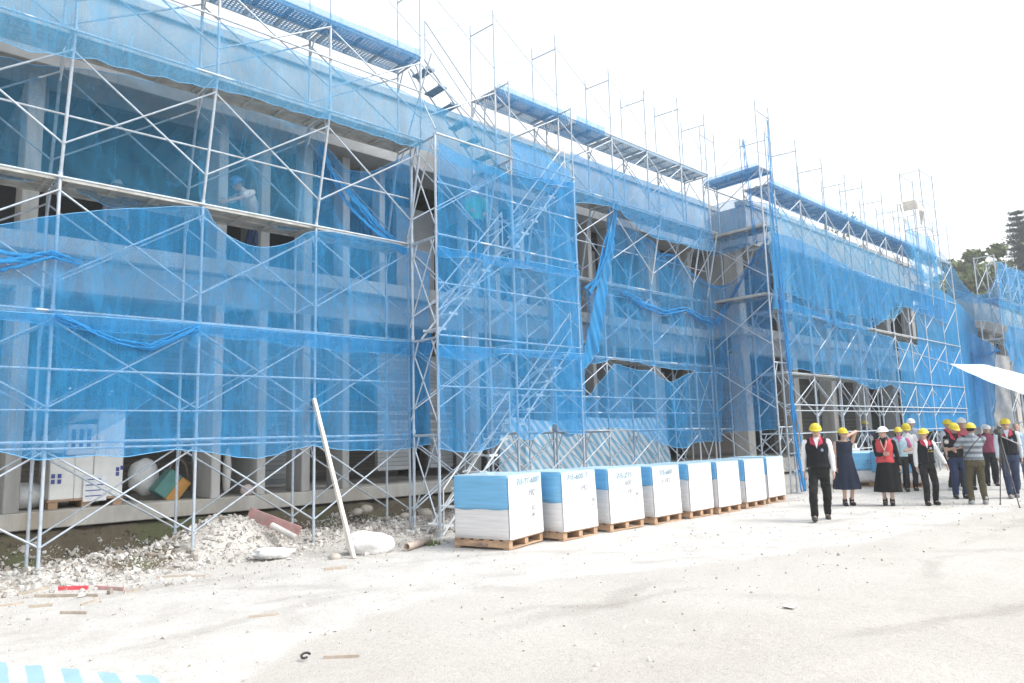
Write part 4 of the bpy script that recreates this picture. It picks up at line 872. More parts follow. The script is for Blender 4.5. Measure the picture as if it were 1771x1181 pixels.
mb = MB(); mb.rings([[Vector(p) for p in ((-.06, -.03, .80), (.16, -.02, .80), (.16, .7, .80), (-.06, .7, .80))], [Vector(p) for p in ((.16, -.01, 1.18), (.2, -.01, 1.2), (.2, .7, 1.2), (.16, .7, 1.2))]], 0, False)
mb.build('film_skirt', netmat('clear_film', (.75, .78, .8), .5), g1)
mb = MB()
for (x, z) in ((.02, .44), (.02, .36), (.10, .44), (.10, .36), (.86, .50), (.86, .43), (.92, .52)): mb.box((x, -.0165 if x < .5 else -.016, z), (x+.045, -.005, z+.06))
mb.build('blue_print', M['bluemark'], g1)
mb = MB(); mb.box((.43, -.034, .08), (.74, -.0125, .47)); lb = mb.build('paper_label', plain('label_paper', (.82, .82, .83)), g1)
mb = MB()
for k in range(4): mb.box((.46, -.038, .15+k*.08), (.71-.05*(k % 2), -.0345, .165+k*.08))
mb.build('blue_line', M['bluemark'], lb)
def blob(name, label, c, r, mat, cat='sack', seed=1, amp=.22, fs=4.0, rz=0, flat=.0, group=None, n=22):
    mb = MB(); mb.ell((0, 0, 0), r, n); vs = []
    for v in mb.v:
        v = Vector(v); k = 1+amp*noise.noise(v*fs+Vector((seed, 0, 0)))+amp*.5*noise.noise(v*fs*2.6+Vector((seed, 3, 0))); v = v*k
        v.z = max(v.z, -flat) if flat else v.z; vs.append(tuple(v))
    mb.v = vs; return tag(mb.build(name, M[mat] if isinstance(mat, str) else mat, loc=c, rz=rz), label, cat, group)
blob('white_sack', 'white woven sack slumped on the slab right of the boxed tiles', (3.75, 13.0, 1.12), (.24, .2, .3), 'white_plastic', seed=4, flat=.3)
blob('washbasin', 'white rounded basin standing on the slab behind the first column', (2.05, 12.75, .95), (.38, .3, .2), plain('ceramic', (.72, .72, .71), .3), 'basin', seed=8, amp=.03, flat=.19)
t = thing('tilted_carton', 'teal and orange carton tipped on its corner on the slab', 'box', (3.75, 12.45, SLAB_T+.04)); 
mm = Matrix.Rotation(radians(38), 4, 'Y'); mb = MB(); mb.box((0, 0, 0), (.22, .3, .42), 0, mm); bevel(mb.build('teal_side', M['green_box'], t), .01)
mb = MB(); mb.box((.223, 0, .0), (.40, .3, .42), 0, mm); bevel(mb.build('orange_side', M['orange_box'], t), .01)
t.location.z += .12
t = thing('coiled_hose', 'brown coil of hose standing against the second column group on the slab', 'hose', (4.15, 12.6, SLAB_T)); mb = MB()
for k in range(7):
    pts = [Vector((.16*cos(a*pi/8)+.01*k, .02*k, .34+.30*sin(a*pi/8))) for a in range(17)]; mb.path(pts, .018, 5)
mb.build('hose', plain('brown_hose', (.20, .15, .12)), t)
blob('hanging_bag', 'grey plastic bag hanging beside the wide column on the slab', (4.80, 12.2, 1.15), (.07, .07, .38), 'cloth_hang', 'bag', seed=11)
blob('pink_bag', 'small pinkish bag of grit on the slab before the wide column', (5.15, 12.15, .84), (.13, .09, .1), plain('pink_bag', (.55, .46, .44)), 'bag', seed=12, flat=.08)
# sacks, timber, pipes and litter on the ground
p = atZ(632, 958); blob('white_sack', 'full white sack lying on the ground by the leaning timber', (p.x+.08, p.y+.02, .12), (.36, .22, .19), 'white_plastic', seed=21, flat=.13, rz=-.25, amp=.3, n=28)
p = atY(465, 942, 10.0); blob('white_cloth', 'crumpled white plastic sheet on the rubble between two poles', (p.x, p.y, gh(p.x, p.y)+.08), (.27, .2, .07), 'white_plastic', 'sheet', seed=25, amp=.6, fs=7, n=28)
t = thing('leaning_timber', 'long pale timber batten leaning against the scaffold in front of the third pole', 'timber', (0, 0, 0))
a = atZ(612, 966, .0); b = atY(543, 690, 10.50); d = (b-a); t.location = a; mb = MB(); q = d.to_track_quat('Z', 'Y').to_matrix().to_4x4(); mb.box((-.024, -.034, 0), (.024, .034, d.length), 0, q); bevel(mb.build('batten', M['wood_pale'], t), .003)
def stick(px0, py0, px1, py1, y, r, mat, name, label, cat, flatw=None, z0=None, group=None):
    a = atZ(px0, py0, .02) if y is None else atY(px0, py0, y[0]); b = atZ(px1, py1, .02) if y is None else atY(px1, py1, y[1])
    for q in (a, b): q.z = max(q.z if y else 0, gh(q.x, q.y)+r*1.1)
    d = b-a; mb = MB(); Q = d.to_track_quat('Z', 'Y').to_matrix().to_4x4()
    if flatw: mb.box((-r, -flatw, 0), (r, flatw, d.length), 0, Q)
    else: mb.tube((0, 0, 0), Q @ Vector((0, 0, d.length)), r, 10)
    o = mb.build(name, M[mat], loc=a); return tag(o, label, cat, group)
t = thing('clay_pipe', 'short hollow brownish pipe lying on the ground in front of the stair', 'pipe', (0, 0, 0)); a = atZ(703, 946, .06); b = atZ(740, 934, .06); t.location = a
d = b-a; q = d.to_track_quat('Z', 'Y'); mb = MB(); rg = lambda r, z: [q @ Vector((r*cos(k*pi/8), r*sin(k*pi/8), z)) for k in range(16)]
mb.rings([rg(.055, 0), rg(.055, d.length), rg(.044, d.length), rg(.044, 0), rg(.055, 0)], 0, True, False); mb.build('pipe_wall', plain('clay', (.50, .40, .34)), t)
stick(430, 888, 518, 922, (11.3, 10.6), .012, 'redpaint', 'red_board', 'long faded red board sloping down the rubble heap', 'board', .10)
stick(470, 908, 512, 930, (10.7, 10.3), .045, 'cloth_hang', 'plastic_pipe', 'grey plastic pipe sticking out beneath the faded red board', 'pipe')
stick(100, 1019, 152, 1017, None, .012, 'red', 'red_strip', 'bright red strip lying by the foot of the leftmost pole', 'strip', .03)
stick(165, 1016, 215, 1020, None, .010, 'redpaint', 'pink_strip', 'faded pink strip lying right of the bright red strip', 'strip', .03)
lit = [(30, 1028, 85, 1018, 'short'), (0, 1022, 30, 1020, 'dark'), (60, 1030, 170, 1029, 'long thin'), (140, 1044, 172, 1034, 'stubby'), (215, 1024, 243, 1018, 'thin'), (270, 998, 330, 994, 'narrow'), (0, 1046, 42, 1040, 'broad dark'),
       (50, 1048, 90, 1045, 'pale'), (330, 996, 366, 993, 'splintered'), (105, 1058, 150, 1059, 'fine'), (430, 1065, 482, 1060, 'brown'), (560, 1132, 622, 1130, 'long pale'), (470, 965, 500, 955, 'tilted'), (560, 985, 600, 982, 'whitish')]
desc = ['short wooden offcut lying left of the bright red strip', 'dark offcut at the left edge just left of the leftmost pole', 'long thin lath lying below the red strips', 'stubby lath on the dirt below the pink strip', 'thin dark lath at the right end of the lath litter', 'narrow lath lying before the rubble heap',
        'broad dark plank end at the lower left edge', 'pale offcut beside the broad dark plank end', 'splintered end piece right of the narrow lath', 'fine twig on the pale dust below the lath litter', 'brown twig alone on the pale dust left of centre', 'long pale straw lying right of the black scrap',
        'tilted lath end below the crumpled white sheet', 'whitish lath on the ground left of the white sack']
for (a, b, c, d_, _), lb_ in zip(lit, desc): stick(a, b, c, d_, None, .008, 'wood_grey', 'wood_offcut', lb_, 'offcut', RND.uniform(.012, .03), group='wood offcuts littering the ground')
p = atZ(529, 1136, .02); t = thing('black_scrap', 'small black curled rubber scrap on the bare ground near the bottom', 'scrap', p); mb = MB()
mb.path([Vector((.035*cos(a*pi/6), .025*sin(a*pi/6), .012+.012*sin(a*pi/5))) for a in range(10)], .009, 6); mb.build('rubber_curl', M['black'], t)
p = atZ(1372, 1052, .01); mb = MB(); mb.add([(0, 0, 0), (.13, .02, .01), (.12, .12, 0), (-.02, .09, .012), (0, 0, -.004), (.13, .02, .006), (.12, .12, -.004), (-.02, .09, .008)], [(0, 1, 2, 3), (7, 6, 5, 4), (0, 4, 5, 1), (1, 5, 6, 2), (2, 6, 7, 3), (3, 7, 4, 0)]); tag(mb.build('paper_scrap', M['wood_pale'], loc=p), 'flat pale scrap alone on the open dusty ground at the right', 'scrap')
# ------------------------------------------------------------------ trees
def foliage(mb, c, r, n, rn, size, flat=0.0):
    c = Vector(c)
    for i in range(n):
        d = Vector((rn.gauss(0, 1), rn.gauss(0, 1), rn.gauss(0, 1))).normalized(); k = rn.random()**.4
        p = c+Vector((d.x*r[0], d.y*r[1], d.z*r[2]))*k
        a = Vector((rn.gauss(0, 1), rn.gauss(0, 1), rn.gauss(0, 1)*(1-flat))).normalized(); b = a.cross(d+Vector((.1, .2, .3))).normalized(); s_ = size*rn.uniform(.5, 1.3)
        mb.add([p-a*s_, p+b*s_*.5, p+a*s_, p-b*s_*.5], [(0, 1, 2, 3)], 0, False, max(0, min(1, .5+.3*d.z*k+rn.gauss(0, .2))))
def broad(label, x, y, h, w_, seed, n=9000, cl=26, leaf=.24):
    rn = random.Random(seed); t = thing('broadleaf_tree', label, 'tree', (x, y, 0), 0, 'trees beyond the building'); mb = MB()
    mb.tube((0, 0, -.2), (0.2, 0, h*.55), .28, 9, .14); fb_ = MB()
    for k in range(cl):
        a = rn.uniform(0, 2*pi); rr = w_*sqrt(rn.random())*.8; z = h*(.45+.5*rn.random()*(1-(rr/w_)**2*.6)); c = (rr*cos(a), rr*sin(a), z)
        mb.tube((0.1, 0, h*rn.uniform(.3, .5)), c, .07, 5, .02); s_ = rn.uniform(.55, 1.25)*w_*.26
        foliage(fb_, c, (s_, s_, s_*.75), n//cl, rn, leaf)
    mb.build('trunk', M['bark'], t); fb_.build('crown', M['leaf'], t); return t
def conifer(label, x, y, h, w_, seed):
    rn = random.Random(seed); t = thing('conifer_tree', label, 'tree', (x, y, 0), 0, 'trees beyond the building'); mb = MB(); fb_ = MB(); mb.tube((0, 0, 0), (0, 0, h), .3, 9, .03)
    z = h*.35
    while z < h-.2:
        f = 1-(z-h*.35)/(h*.68); nb_ = 9; a0 = rn.uniform(0, 6)
        for k in range(nb_):
            a = a0+k*2*pi/nb_+rn.uniform(-.2, .2); L = w_*f**.8*rn.uniform(.8, 1.12)+.15; e = Vector((L*cos(a), L*sin(a), L*.16)); mb.tube((0, 0, z), Vector((0, 0, z))+e, .05*f+.01, 4, .01)
            m_ = int(70*L)+16
            for i in range(m_):
                s_ = (i/m_)**.8; p = Vector((0, 0, z))+e*s_+Vector((rn.gauss(0, .15), rn.gauss(0, .15), rn.gauss(0, .05))); d = Vector((cos(a)+rn.gauss(0, .6), sin(a)+rn.gauss(0, .6), .35)).normalized()*.24*rn.uniform(.6, 1.2); sd_ = d.cross(Vector((0, 0, 1))).normalized()*.06
                fb_.add([p-sd_, p+sd_, p+d], [(0, 1, 2)], 0, False, rn.random())
        z += .46+.22*f
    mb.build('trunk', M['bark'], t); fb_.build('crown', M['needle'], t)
def tree_at(fn, label, px, py_top, X, wpx, seed, **k):
    p = atX(px, py_top, X); fn(label, X, p.y, p.z*(1.09 if fn is broad else 1), wpx, seed, **k)
tree_at(conifer, 'tall dark conifer rising highest at the right edge behind the far scaffolding', 1757, 366, 70, 2.6, 5)
tree_at(conifer, 'second dark conifer partly cut off by the right edge', 1776, 374, 71, 2.6, 6)
tree_at(broad, 'pale green broadleaf tree behind the white far scaffolding', 1672, 425, 62, 3.6, 1)
tree_at(broad, 'green broadleaf tree between the far scaffolding and the dark conifer', 1705, 440, 64, 3.2, 2)
tree_at(broad, 'wide green broadleaf tree under the dark conifer at the right edge', 1765, 425, 60, 4.0, 3)
tree_at(broad, 'small olive tree at the left of the far scaffolding gap', 1645, 435, 62, 2.0, 4, n=4000, cl=12)
tree_at(broad, 'faint bare looking tree showing above the far wing roof', 1440, 372, 50, 4.5, 9, n=2600, cl=20, leaf=.15)
broad('green bush seen through the rear window opening at the left', 3.4, 19.5, 4.6, 2.0, 12, n=5000, cl=20, leaf=.16)
# ------------------------------------------------------------------ people
def remeshed(mb, voxel, name, mats, parent, smooth=2, disp=None):
    me = mb.mesh('tmp', []); ob = bpy.data.objects.new('tmp', me)
    r = ob.modifiers.new('r', 'REMESH'); r.mode = 'VOXEL'; r.voxel_size = voxel; r.use_smooth_shade = True
    if smooth: k = ob.modifiers.new('s', 'SMOOTH'); k.iterations = smooth; k.factor = .5
    out = evaluated_mesh(ob); bpy.data.objects.remove(ob); bpy.data.meshes.remove(me)
    if disp:
        n_ = len(out.vertices); co = [0.0]*(3*n_); no = [0.0]*(3*n_); out.vertices.foreach_get('co', co); out.vertices.foreach_get('normal', no)
        for i in range(0, 3*n_, 3):
            d = disp(Vector(co[i:i+3]))
            co[i] += no[i]*d; co[i+1] += no[i+1]*d; co[i+2] += no[i+2]*d
        out.vertices.foreach_set('co', co); out.update()
    out.materials.clear()
    for mt in mats: out.materials.append(mt)
    out.name = name; o = bpy.data.objects.new(name, out); COL.objects.link(o); o.parent = parent; return o
def capsule(mb, a, b, ra, rb, n=10, flat=1.0, side=None):
    a = Vector(a); b = Vector(b); d = b-a; q = d.to_track_quat('Z', 'Y'); L = d.length; R = []
    for t in (-.95, -.6, 0): R.append((t*ra, ra*sqrt(max(0.02, 1-t*t))))
    for t in (0, .6, .95): R.append((L+t*rb, rb*sqrt(max(0.02, 1-t*t))))
    mb.rings([[a+q@Vector((r*cos(2*pi*i/n), r*flat*sin(2*pi*i/n), z)) for i in range(n)] for z, r in R])
def ik(a, t, l1, l2, pole):
    a = Vector(a); t = Vector(t); d = t-a; L = min(d.length, (l1+l2)*.995); d.normalize()
    x = (l1*l1-l2*l2+L*L)/(2*L); h = sqrt(max(0, l1*l1-x*x)); p = Vector(pole); p = (p-d*p.dot(d)).normalized()
    return a+d*x+p*h, a+d*L
SKIN = plain('skin', (.50, .32, .24), .6, 8, .06)
SKIN2 = plain('skin_tan', (.36, .21, .15), .6, 8, .06)
def person(label, loc, rz, H, top='shirt', shirt=(.75, .75, .76), vest=None, collar=None, trousers=(.02, .02, .024), helmet=(.72, .55, .02), hair=(.012, .010, .009), hairlen=0,
           L=None, R=None, FL=(.10, .0, 0), FR=(-.10, 0, 0), lean=0.0, hy=0.0, hp=0.0, short=False, skirt=None, shoes=(.025, .025, .027), fat=1.0, badge=None, skin=None, strap=False,
           dress=None, stripes=False, group='people in hard hats', squat=0.0, z=0.0, glass=False):
    sk = skin or SKIN; t = thing('person', label, 'person', (loc[0], loc[1], z), rz, group); k = H/1.70; t.scale = (k, k, k)
    pv = Vector((0, 0, .92)); RL = Matrix.Rotation(lean, 3, 'X')
    T = lambda p: (pv+RL@(Vector(p)-pv)) if p[2] > .92 else Vector(p)
    shl = {1: T((.175*fat**.5, .01, 1.375)), -1: T((-.175*fat**.5, .01, 1.375))}
    tgt = {1: L or (.24, -.04, .80), -1: R or (-.24, -.04, .80)}
    hcen = T((0, -.012, 1.575)); HR = Matrix.Rotation(hy, 3, 'Z')@Matrix.Rotation(hp+lean*.5, 3, 'X')
    Hd = lambda p: hcen+HR@Vector(p)
    prof = [(.86, .150, .10, 0), (.93, .158, .112, 0), (1.03, .142, .102, 0), (1.14, .142, .10, 0), (1.26, .160, .108, 0), (1.35, .162, .10, .005), (1.41, .120, .080, .01), (1.45, .062, .058, .01)]
    def torso(mb, e=0.0, z0=.80, z1=1.46, n=20, flare=0.0):
        R_ = []
        pr = [p for p in prof if z0 <= p[0] <= z1]
        if z0 < .86: pr = [(z0, .155, .105, 0)]+pr
        for zz, rx, ry, yo in pr:
            f = 1+flare*max(0, 1.2-zz); by = ry*(fat if zz < 1.3 else 1)
            R_.append([T((cos(a)*(rx*fat**.5+e)*f, yo+sin(a)*(by+e)*f - (.02*(fat-1)*5 if sin(a) < 0 and zz < 1.25 else 0), zz)) for a in [2*pi*i/n for i in range(n)]])
        mb.rings(R_)
    arms = {}
    for s_ in (1, -1):
        el, wr = ik(shl[s_], Vector(tgt[s_]), .275, .245, (s_*.5, .8, -.3)); arms[s_] = (shl[s_], el, wr)
    legs = {}
    for s_, F in ((1, FL), (-1, FR)):
        hip = Vector((.085*s_, 0, .88-squat)); ank = Vector((F[0], F[1], .085+F[2])); kn, ank = ik(hip, ank, .42, .405, (s_*.12, -1, 0)); legs[s_] = (hip, kn, ank, F[3] if len(F) > 3 else 0)
    b = MB()                                                     # one continuous body
    torso(b, -.012)
    capsule(b, T((0, .012, 1.40)), hcen+Vector((0, .01, -.04)), .052, .05)
    b.ell(hcen+HR@Vector((0, .008, .02)), (.074, .092, .098), 16, rot=HR); b.ell(Hd((0, -.022, -.045)), (.056, .062, .062), 12, rot=HR)
    b.ell(Hd((0, -.092, -.008)), (.013, .016, .022), 8, rot=HR); capsule(b, Hd((0, -.085, .03)), Hd((0, -.096, -.012)), .008, .012, 8)
    for s_ in (1, -1): b.ell(Hd((s_*.075, .012, .0)), (.012, .020, .030), 8, rot=HR)
    b.ell(Hd((0, -.080, -.050)), (.026, .012, .012), 8, rot=HR)
    for s_ in (1, -1):
        a, e_, wr = arms[s_]; capsule(b, a, e_, .046, .036); capsule(b, e_, wr, .037, .026)
        fd = (wr-e_).normalized(); sd_ = Vector((s_, 0, 0)); sd_ = (sd_-fd*sd_.dot(fd)).normalized(); fr = fd.cross(sd_)*s_ if abs(fd.z) > .5 else Vector((0, 0, 1)); fr = Vector((0, -1, 0)) if abs(fd.z) > .5 else Vector((0, 0, 1)); fr = (fr-fd*fr.dot(fd)).normalized(); nn = fd.cross(fr)*(-s_)
        if nn.dot(sd_) < 0: nn = -nn
        pc = wr+fd*.05; Rm = Matrix((fr, nn, fd)).transposed(); b.ell(pc, (.040, .017, .052), 12, rot=Rm)      # palm, thumb side towards fr
        for j, (off, ln_) in enumerate(((.030, .070), (.010, .078), (-.010, .073), (-.029, .056))):
            p0 = wr+fd*.085+fr*off; p1 = p0+fd*ln_*.5-nn*.010; p2 = p1+fd*ln_*.42-nn*.028
            capsule(b, p0, p1, .0098, .0092, 7); capsule(b, p1, p2, .0092, .0078, 7)
        p0 = wr+fd*.025+fr*.034; p1 = p0+fd*.03+fr*.028-nn*.008; p2 = p1+fd*.034+fr*.004-nn*.012; capsule(b, p0, p1, .0125, .0108, 7); capsule(b, p1, p2, .0108, .0085, 7)
    for s_ in (1, -1):
        hp_, kn, an, _ = legs[s_]; capsule(b, hp_, kn, .076, .052); capsule(b, kn, an, .050, .034); capsule(b, an, an+Matrix.Rotation(-legs[s_][3], 3, 'X')@Vector((0, -.10, -.040)), .034, .028)
    remeshed(b, .0088, 'body', [sk], t, 1)
    # face
    for s_ in (1, -1):
        mb = MB(); mb.ell(Hd((s_*.029, -.083, .022)), (.012, .006, .006), 8, rot=HR); mb.build('eye', plain('eye_dark', (.02, .015, .012), .3), t)
    mb = MB(); mb.ell(Hd((0, -.093, -.052)), (.021, .005, .005), 8, rot=HR); mb.build('mouth', plain('lips', (.30, .12, .10), .5), t)
    if glass:
        mb = MB()
        for s_ in (1, -1): mb.path([Hd((s_*.03+.019*cos(a*pi/4), -.096, .022+.014*sin(a*pi/4))) for a in range(9)], .0028, 5)
        mb.tube(Hd((-.011, -.098, .024)), Hd((.011, -.098, .024)), .0028, 5); mb.build('spectacles', M['black'], t)
    # hair
    hm = plain('hair_%d' % int(hair[0]*1000), hair, .5, 40, .4)
    mb = MB(); mb.ell(Hd((0, .022, .03)), (.081, .090, .092), 14, rot=HR)
    if hairlen:
        for s_ in (-1, 0, 1): capsule(mb, Hd((s_*.055, .05, .01)), Hd((s_*.06, .06, -hairlen)), .038, .026)
    remeshed(mb, .012, 'hair', [hm], t, 1)
    # helmet
    if helmet:
        hel = MB(); n = 20; cz = .042; hh = MB(); ringz = []
        for j in range(8):
            a = j/7*pi/2; r = cos(a); ringz.append([Hd((.104*r*cos(2*pi*i/n), .008+.124*r*sin(2*pi*i/n), cz+.108*sin(a)*(1 if j < 7 else 1))) for i in range(n)])
        ringz[-1] = [Hd((.008*cos(2*pi*i/n), .008+.008*sin(2*pi*i/n), cz+.108)) for i in range(n)]
        hel.rings(ringz, 0, True, False)
        ho = hel.build('helmet', plain('helmet_%d_%d' % (int(helmet[0]*100), int(helmet[2]*100)), helmet, .35, 4, .04), t)
        br = MB(); ro = []; ri = []; rb_ = []
        for i in range(n):
            a = 2*pi*i/n; fx = max(0, -sin(a))**2; ext = .012+.036*fx
            ri.append(Hd((.103*cos(a), .008+.123*sin(a), cz+.004))); ro.append(Hd(((.103+ext*.6)*cos(a), .008+(.123+ext)*sin(a), cz-.004-.012*fx))); rb_.append(Hd(((.103+ext*.6)*cos(a), .008+(.123+ext)*sin(a), cz-.009-.012*fx)))
        ri2 = [Hd((.100*cos(2*pi*i/n), .008+.119*sin(2*pi*i/n), cz-.004)) for i in range(n)]
        br.rings([ri, ro, rb_, ri2], 0, True, False); br.build('brim', ho.data.materials[0], ho)
        rd = MB(); 
        for xo in (-.028, 0, .028): rd.path([Hd((xo, .008-.124*cos(a*pi/10)*1.005, cz+.108*sin(a*pi/10)*(1-.25*(xo/.03)**2*.4)+.002)) for a in range(2, 9)], .0055, 6)
        rd.build('ridge', ho.data.materials[0], ho)
        if strap:
            st = MB()
            for s_ in (1, -1): st.path([Hd((s_*.088, -.01, .03)), Hd((s_*.07, -.03, -.05)), Hd((0, -.045, -.105))], .005, 5)
            st.build('chin_strap', M['black'], ho)
    fold = lambda sc, am: (lambda c: am*noise.noise(Vector((c.x*sc, c.y*sc, c.z*sc*.55+label.__len__()))) + am*.5*noise.noise(c*sc*2.3))
    sm2 = plain('shirt_%d_%d_%d' % tuple(int(x*100) for x in shirt), shirt, .85, 30, .08)
    if stripes: sm2 = stripemat('striped_shirt', (.05, .06, .08), (.26, .30, .34), .115, (0, 0, 0), 2, soft=.06)
    if not dress:
        mb = MB(); torso(mb, .012, .87 if not vest else .9, 1.46, flare=.03)
        for s_ in (1, -1):
            a, e_, wr = arms[s_]
            if short: capsule(mb, a, a.lerp(e_, .62), .066, .060)
            else: capsule(mb, a, e_, .064, .052); capsule(mb, e_, e_.lerp(wr, .93), .052, .040)
        capsule(mb, T((0, .012, 1.40)), T((0, .008, 1.472)), .066, .060)
        remeshed(mb, .0125, 'shirt', [sm2], t, 2, fold(14, .008))
    if trousers and not skirt and not dress:
        tmm = plain('trousers_%d_%d_%d' % tuple(int(x*100) for x in trousers), trousers, .9, 30, .15)
        mb = MB(); mb.rings([[Vector((cos(2*pi*i/18)*rx*fat**.5, sin(2*pi*i/18)*ry*fat, zz)) for i in range(18)] for zz, rx, ry in ((.80-squat, .165, .118), (.88-squat*.5, .172, .125), (.96, .160, .118))])
        for s_ in (1, -1):
            hp_, kn, an, _ = legs[s_]; capsule(mb, hp_, kn, .094, .075, 12); capsule(mb, kn, an+(kn-an)*.04, .074, .062, 12)
        remeshed(mb, .014, 'trousers', [tmm], t, 2, fold(12, .012))
    if skirt or dress:
        c = skirt or dress; m_ = plain('skirt_%d_%d_%d' % tuple(int(x*100) for x in c), c, .9, 30, .15); mb = MB()
        zt = .99 if skirt else 1.12; zb_ = .30 if skirt else .36; n = 40; R_ = []
        for j in range(13):
            f = j/12; zz = zt+(zb_-zt)*f; rx = .145+(.135 if skirt else .15)*f**.8; ry = .135+.12*f**.9
            pl = .018*f
            R_.append([Vector((cos(a)*(rx+pl*sin(a*9+1)), sin(a)*(ry+pl*sin(a*9+1)), zz)) for a in [2*pi*i/n for i in range(n)]])
        mb.rings(R_)
        if dress:
            torso(mb, .02, 1.0, 1.42)
            for s_ in (1, -1): capsule(mb, arms[s_][0]+Vector((-s_*.04, 0, .0)), arms[s_][0]+Vector((-s_*.01, 0, -.01)), .055, .050)
            remeshed(mb, .014, 'dress', [m_], t, 2, fold(10, .006))
        else: mb.build('skirt', m_, t)
    if vest:
        vm = plain('vest_%d_%d_%d' % tuple(int(x*100) for x in vest), vest, .8, 20, .15)
        mb = MB(); torso(mb, .030, .90, 1.42, flare=.10)
        for s_ in (1, -1): capsule(mb, T((s_*.08, .012, 1.40)), T((s_*.150, .012, 1.382)), .058, .056)
        vo = remeshed(mb, .0125, 'vest', [vm], t, 2, fold(13, .006))
        # open neck: shirt front wedge and collar flaps
        wd = MB(); f_ = [T((-.042, -.112, 1.425)), T((.042, -.112, 1.425)), T((.0, -.152, 1.27))]; f_ = [p+RL@Vector((0, -.010, 0)) for p in f_]; bk = [p+RL@Vector((0, .05, 0)) for p in f_]
        wd.add(f_+bk, [(0, 2, 1), (3, 4, 5), (0, 1, 4, 3), (1, 2, 5, 4), (2, 0, 3, 5)]); wd.build('shirt_front', sm2, t)
        if collar:
            cm = plain('collar_%d' % int(collar[0]*100), collar, .7)
            for s_ in (1, -1):
                cb = MB(); P = [T((s_*.075, .03, 1.475)), T((s_*.105, -.045, 1.44)), T((s_*.10, -.105, 1.36)), T((s_*.018, -.150, 1.315)), T((s_*.045, -.108, 1.43)), T((s_*.066, -.04, 1.478))]
                P2 = [p+RL@Vector((s_*.008, -.016, .008)) for p in P]; P = [p+RL@Vector((0, .02, -.01)) for p in P]
                cb.add(P2+P, [(0, 1, 2, 3, 4, 5) if s_ < 0 else (5, 4, 3, 2, 1, 0), (11, 10, 9, 8, 7, 6) if s_ < 0 else (6, 7, 8, 9, 10, 11)]+[(i, (i+1) % 6, 6+(i+1) % 6, 6+i) for i in range(6)]); cb.build('collar', cm, vo)
            cb = MB(); cb.path([T((s_*.078, .03-.0*s_, 1.465)) if s_ != 0 else T((0, .085, 1.47)) for s_ in (-1, 0, 1)], .022, 6); cb.build('back_collar', cm, vo)
        zp = MB(); zp.box((-.004, -.004, 0), (.004, .004, .30)); o = zp.build('zip', M['black'], vo); o.matrix_local = Matrix.Translation(T((0, -.146, .98)))@RL.to_4x4()
        if badge:
            for (bx, bz, br_, bc) in badge:
                bb = MB(); q = T((bx, -.138, bz)); bb.tube(q+Vector((0, .012, 0)), q+Vector((0, -.012, 0)), br_, 14); bb.build('badge', plain('badge_%d%d' % (int(bc[0]*100), int(bc[2]*100)), bc), vo)
    for s_ in (1, -1):
        an = legs[s_][2]; mb = MB(); up = -legs[s_][3]
        RF = Matrix.Rotation(up, 3, 'X')
        q = lambda p: an+RF@Vector(p)
        capsule(mb, q((0, .035, -.042)), q((s_*.012, -.13, -.048)), .048, .044, 10); mb.ell(q((0, -.04, -.068)), (.050, .135, .022), 14, rot=RF); capsule(mb, q((0, 0, .05)), q((0, .0, -.03)), .052, .052)
        remeshed(mb, .011, 'shoe', [plain('shoe_%d' % int(shoes[0]*1000), shoes, .5)], t, 1)
    return t
Yv = (.72, .54, .015); Wh = (.76, .76, .76); RC = (.50, .05, .09)
def gp(px, py): p = atZ(px, py); return (p.x, p.y)
person('man in front walking in black vest with red collar, white long sleeves, yellow helmet', gp(1423, 900), radians(-66), 1.69, vest=(.012, .013, .016), collar=RC, shirt=(.76, .76, .78), trousers=(.018, .018, .018), L=(.25, -.06, .84), R=(-.25, .08, .80), FL=(.09, .24, .02, -.3), FR=(-.12, -.28, .01, .2), squat=.05, hy=.1, hp=.15, badge=[(.085, 1.24, .026, (.25, .32, .55)), (.085, 1.255, .014, (.7, .72, .75))], fat=1.15, shoes=(.06, .055, .05), glass=True)
person('woman in dark navy sleeveless dress raising her hand to her yellow helmet brim', gp(1468, 874), radians(-52), 1.60, dress=(.018, .024, .045), L=(.10, -.20, 1.56), R=(-.22, -.05, .82), hairlen=.12, hy=.35, hp=.05, FL=(.08, .03, 0), FR=(-.08, -.03, 0), shoes=(.02, .02, .02), strap=True)
w3 = person('woman in white helmet with red padded vest over black top and long black skirt', gp(1538, 874), radians(-70), 1.60, helmet=Wh, vest=(.52, .07, .08), shirt=(.012, .012, .013), skirt=(.010, .011, .012), L=(.30, -.04, .78), R=(-.02, -.24, 1.12), hy=-.75, FL=(.07, -.03, 0), FR=(-.07, .04, 0), badge=None)
mb = MB(); mb.path([Vector((.06, -.10, 1.43)), Vector((.05, -.15, 1.33)), Vector((.005, -.175, 1.20)), Vector((-.04, -.15, 1.33)), Vector((-.06, -.10, 1.43))], .007, 5); mb.build('necklace', plain('pale_gold', (.70, .62, .5), .4), w3)
person('woman in pink and pale blue top half hidden behind the woman with the red vest', (19.6, 6.85), radians(-70), 1.58, shirt=(.55, .16, .33), trousers=(.015, .015, .018), vest=(.42, .58, .66), short=True, hairlen=.08, L=(.18, -.18, 1.1), R=(-.22, -.1, .9))
person('man in short sleeved white shirt and black trousers looking down under a yellow helmet', gp(1577, 848), radians(-60), 1.67, shirt=(.80, .80, .81), short=True, L=(.16, -.16, 1.05), R=(-.24, -.04, .82), hp=.45, hy=.1, FL=(.08, -.08, 0), FR=(-.10, .1, 0), shoes=(.05, .05, .05))
person('man in white helmet standing just behind the man in the white shirt', (21.3, 7.1), radians(-75), 1.80, helmet=Wh, shirt=(.35, .38, .45))
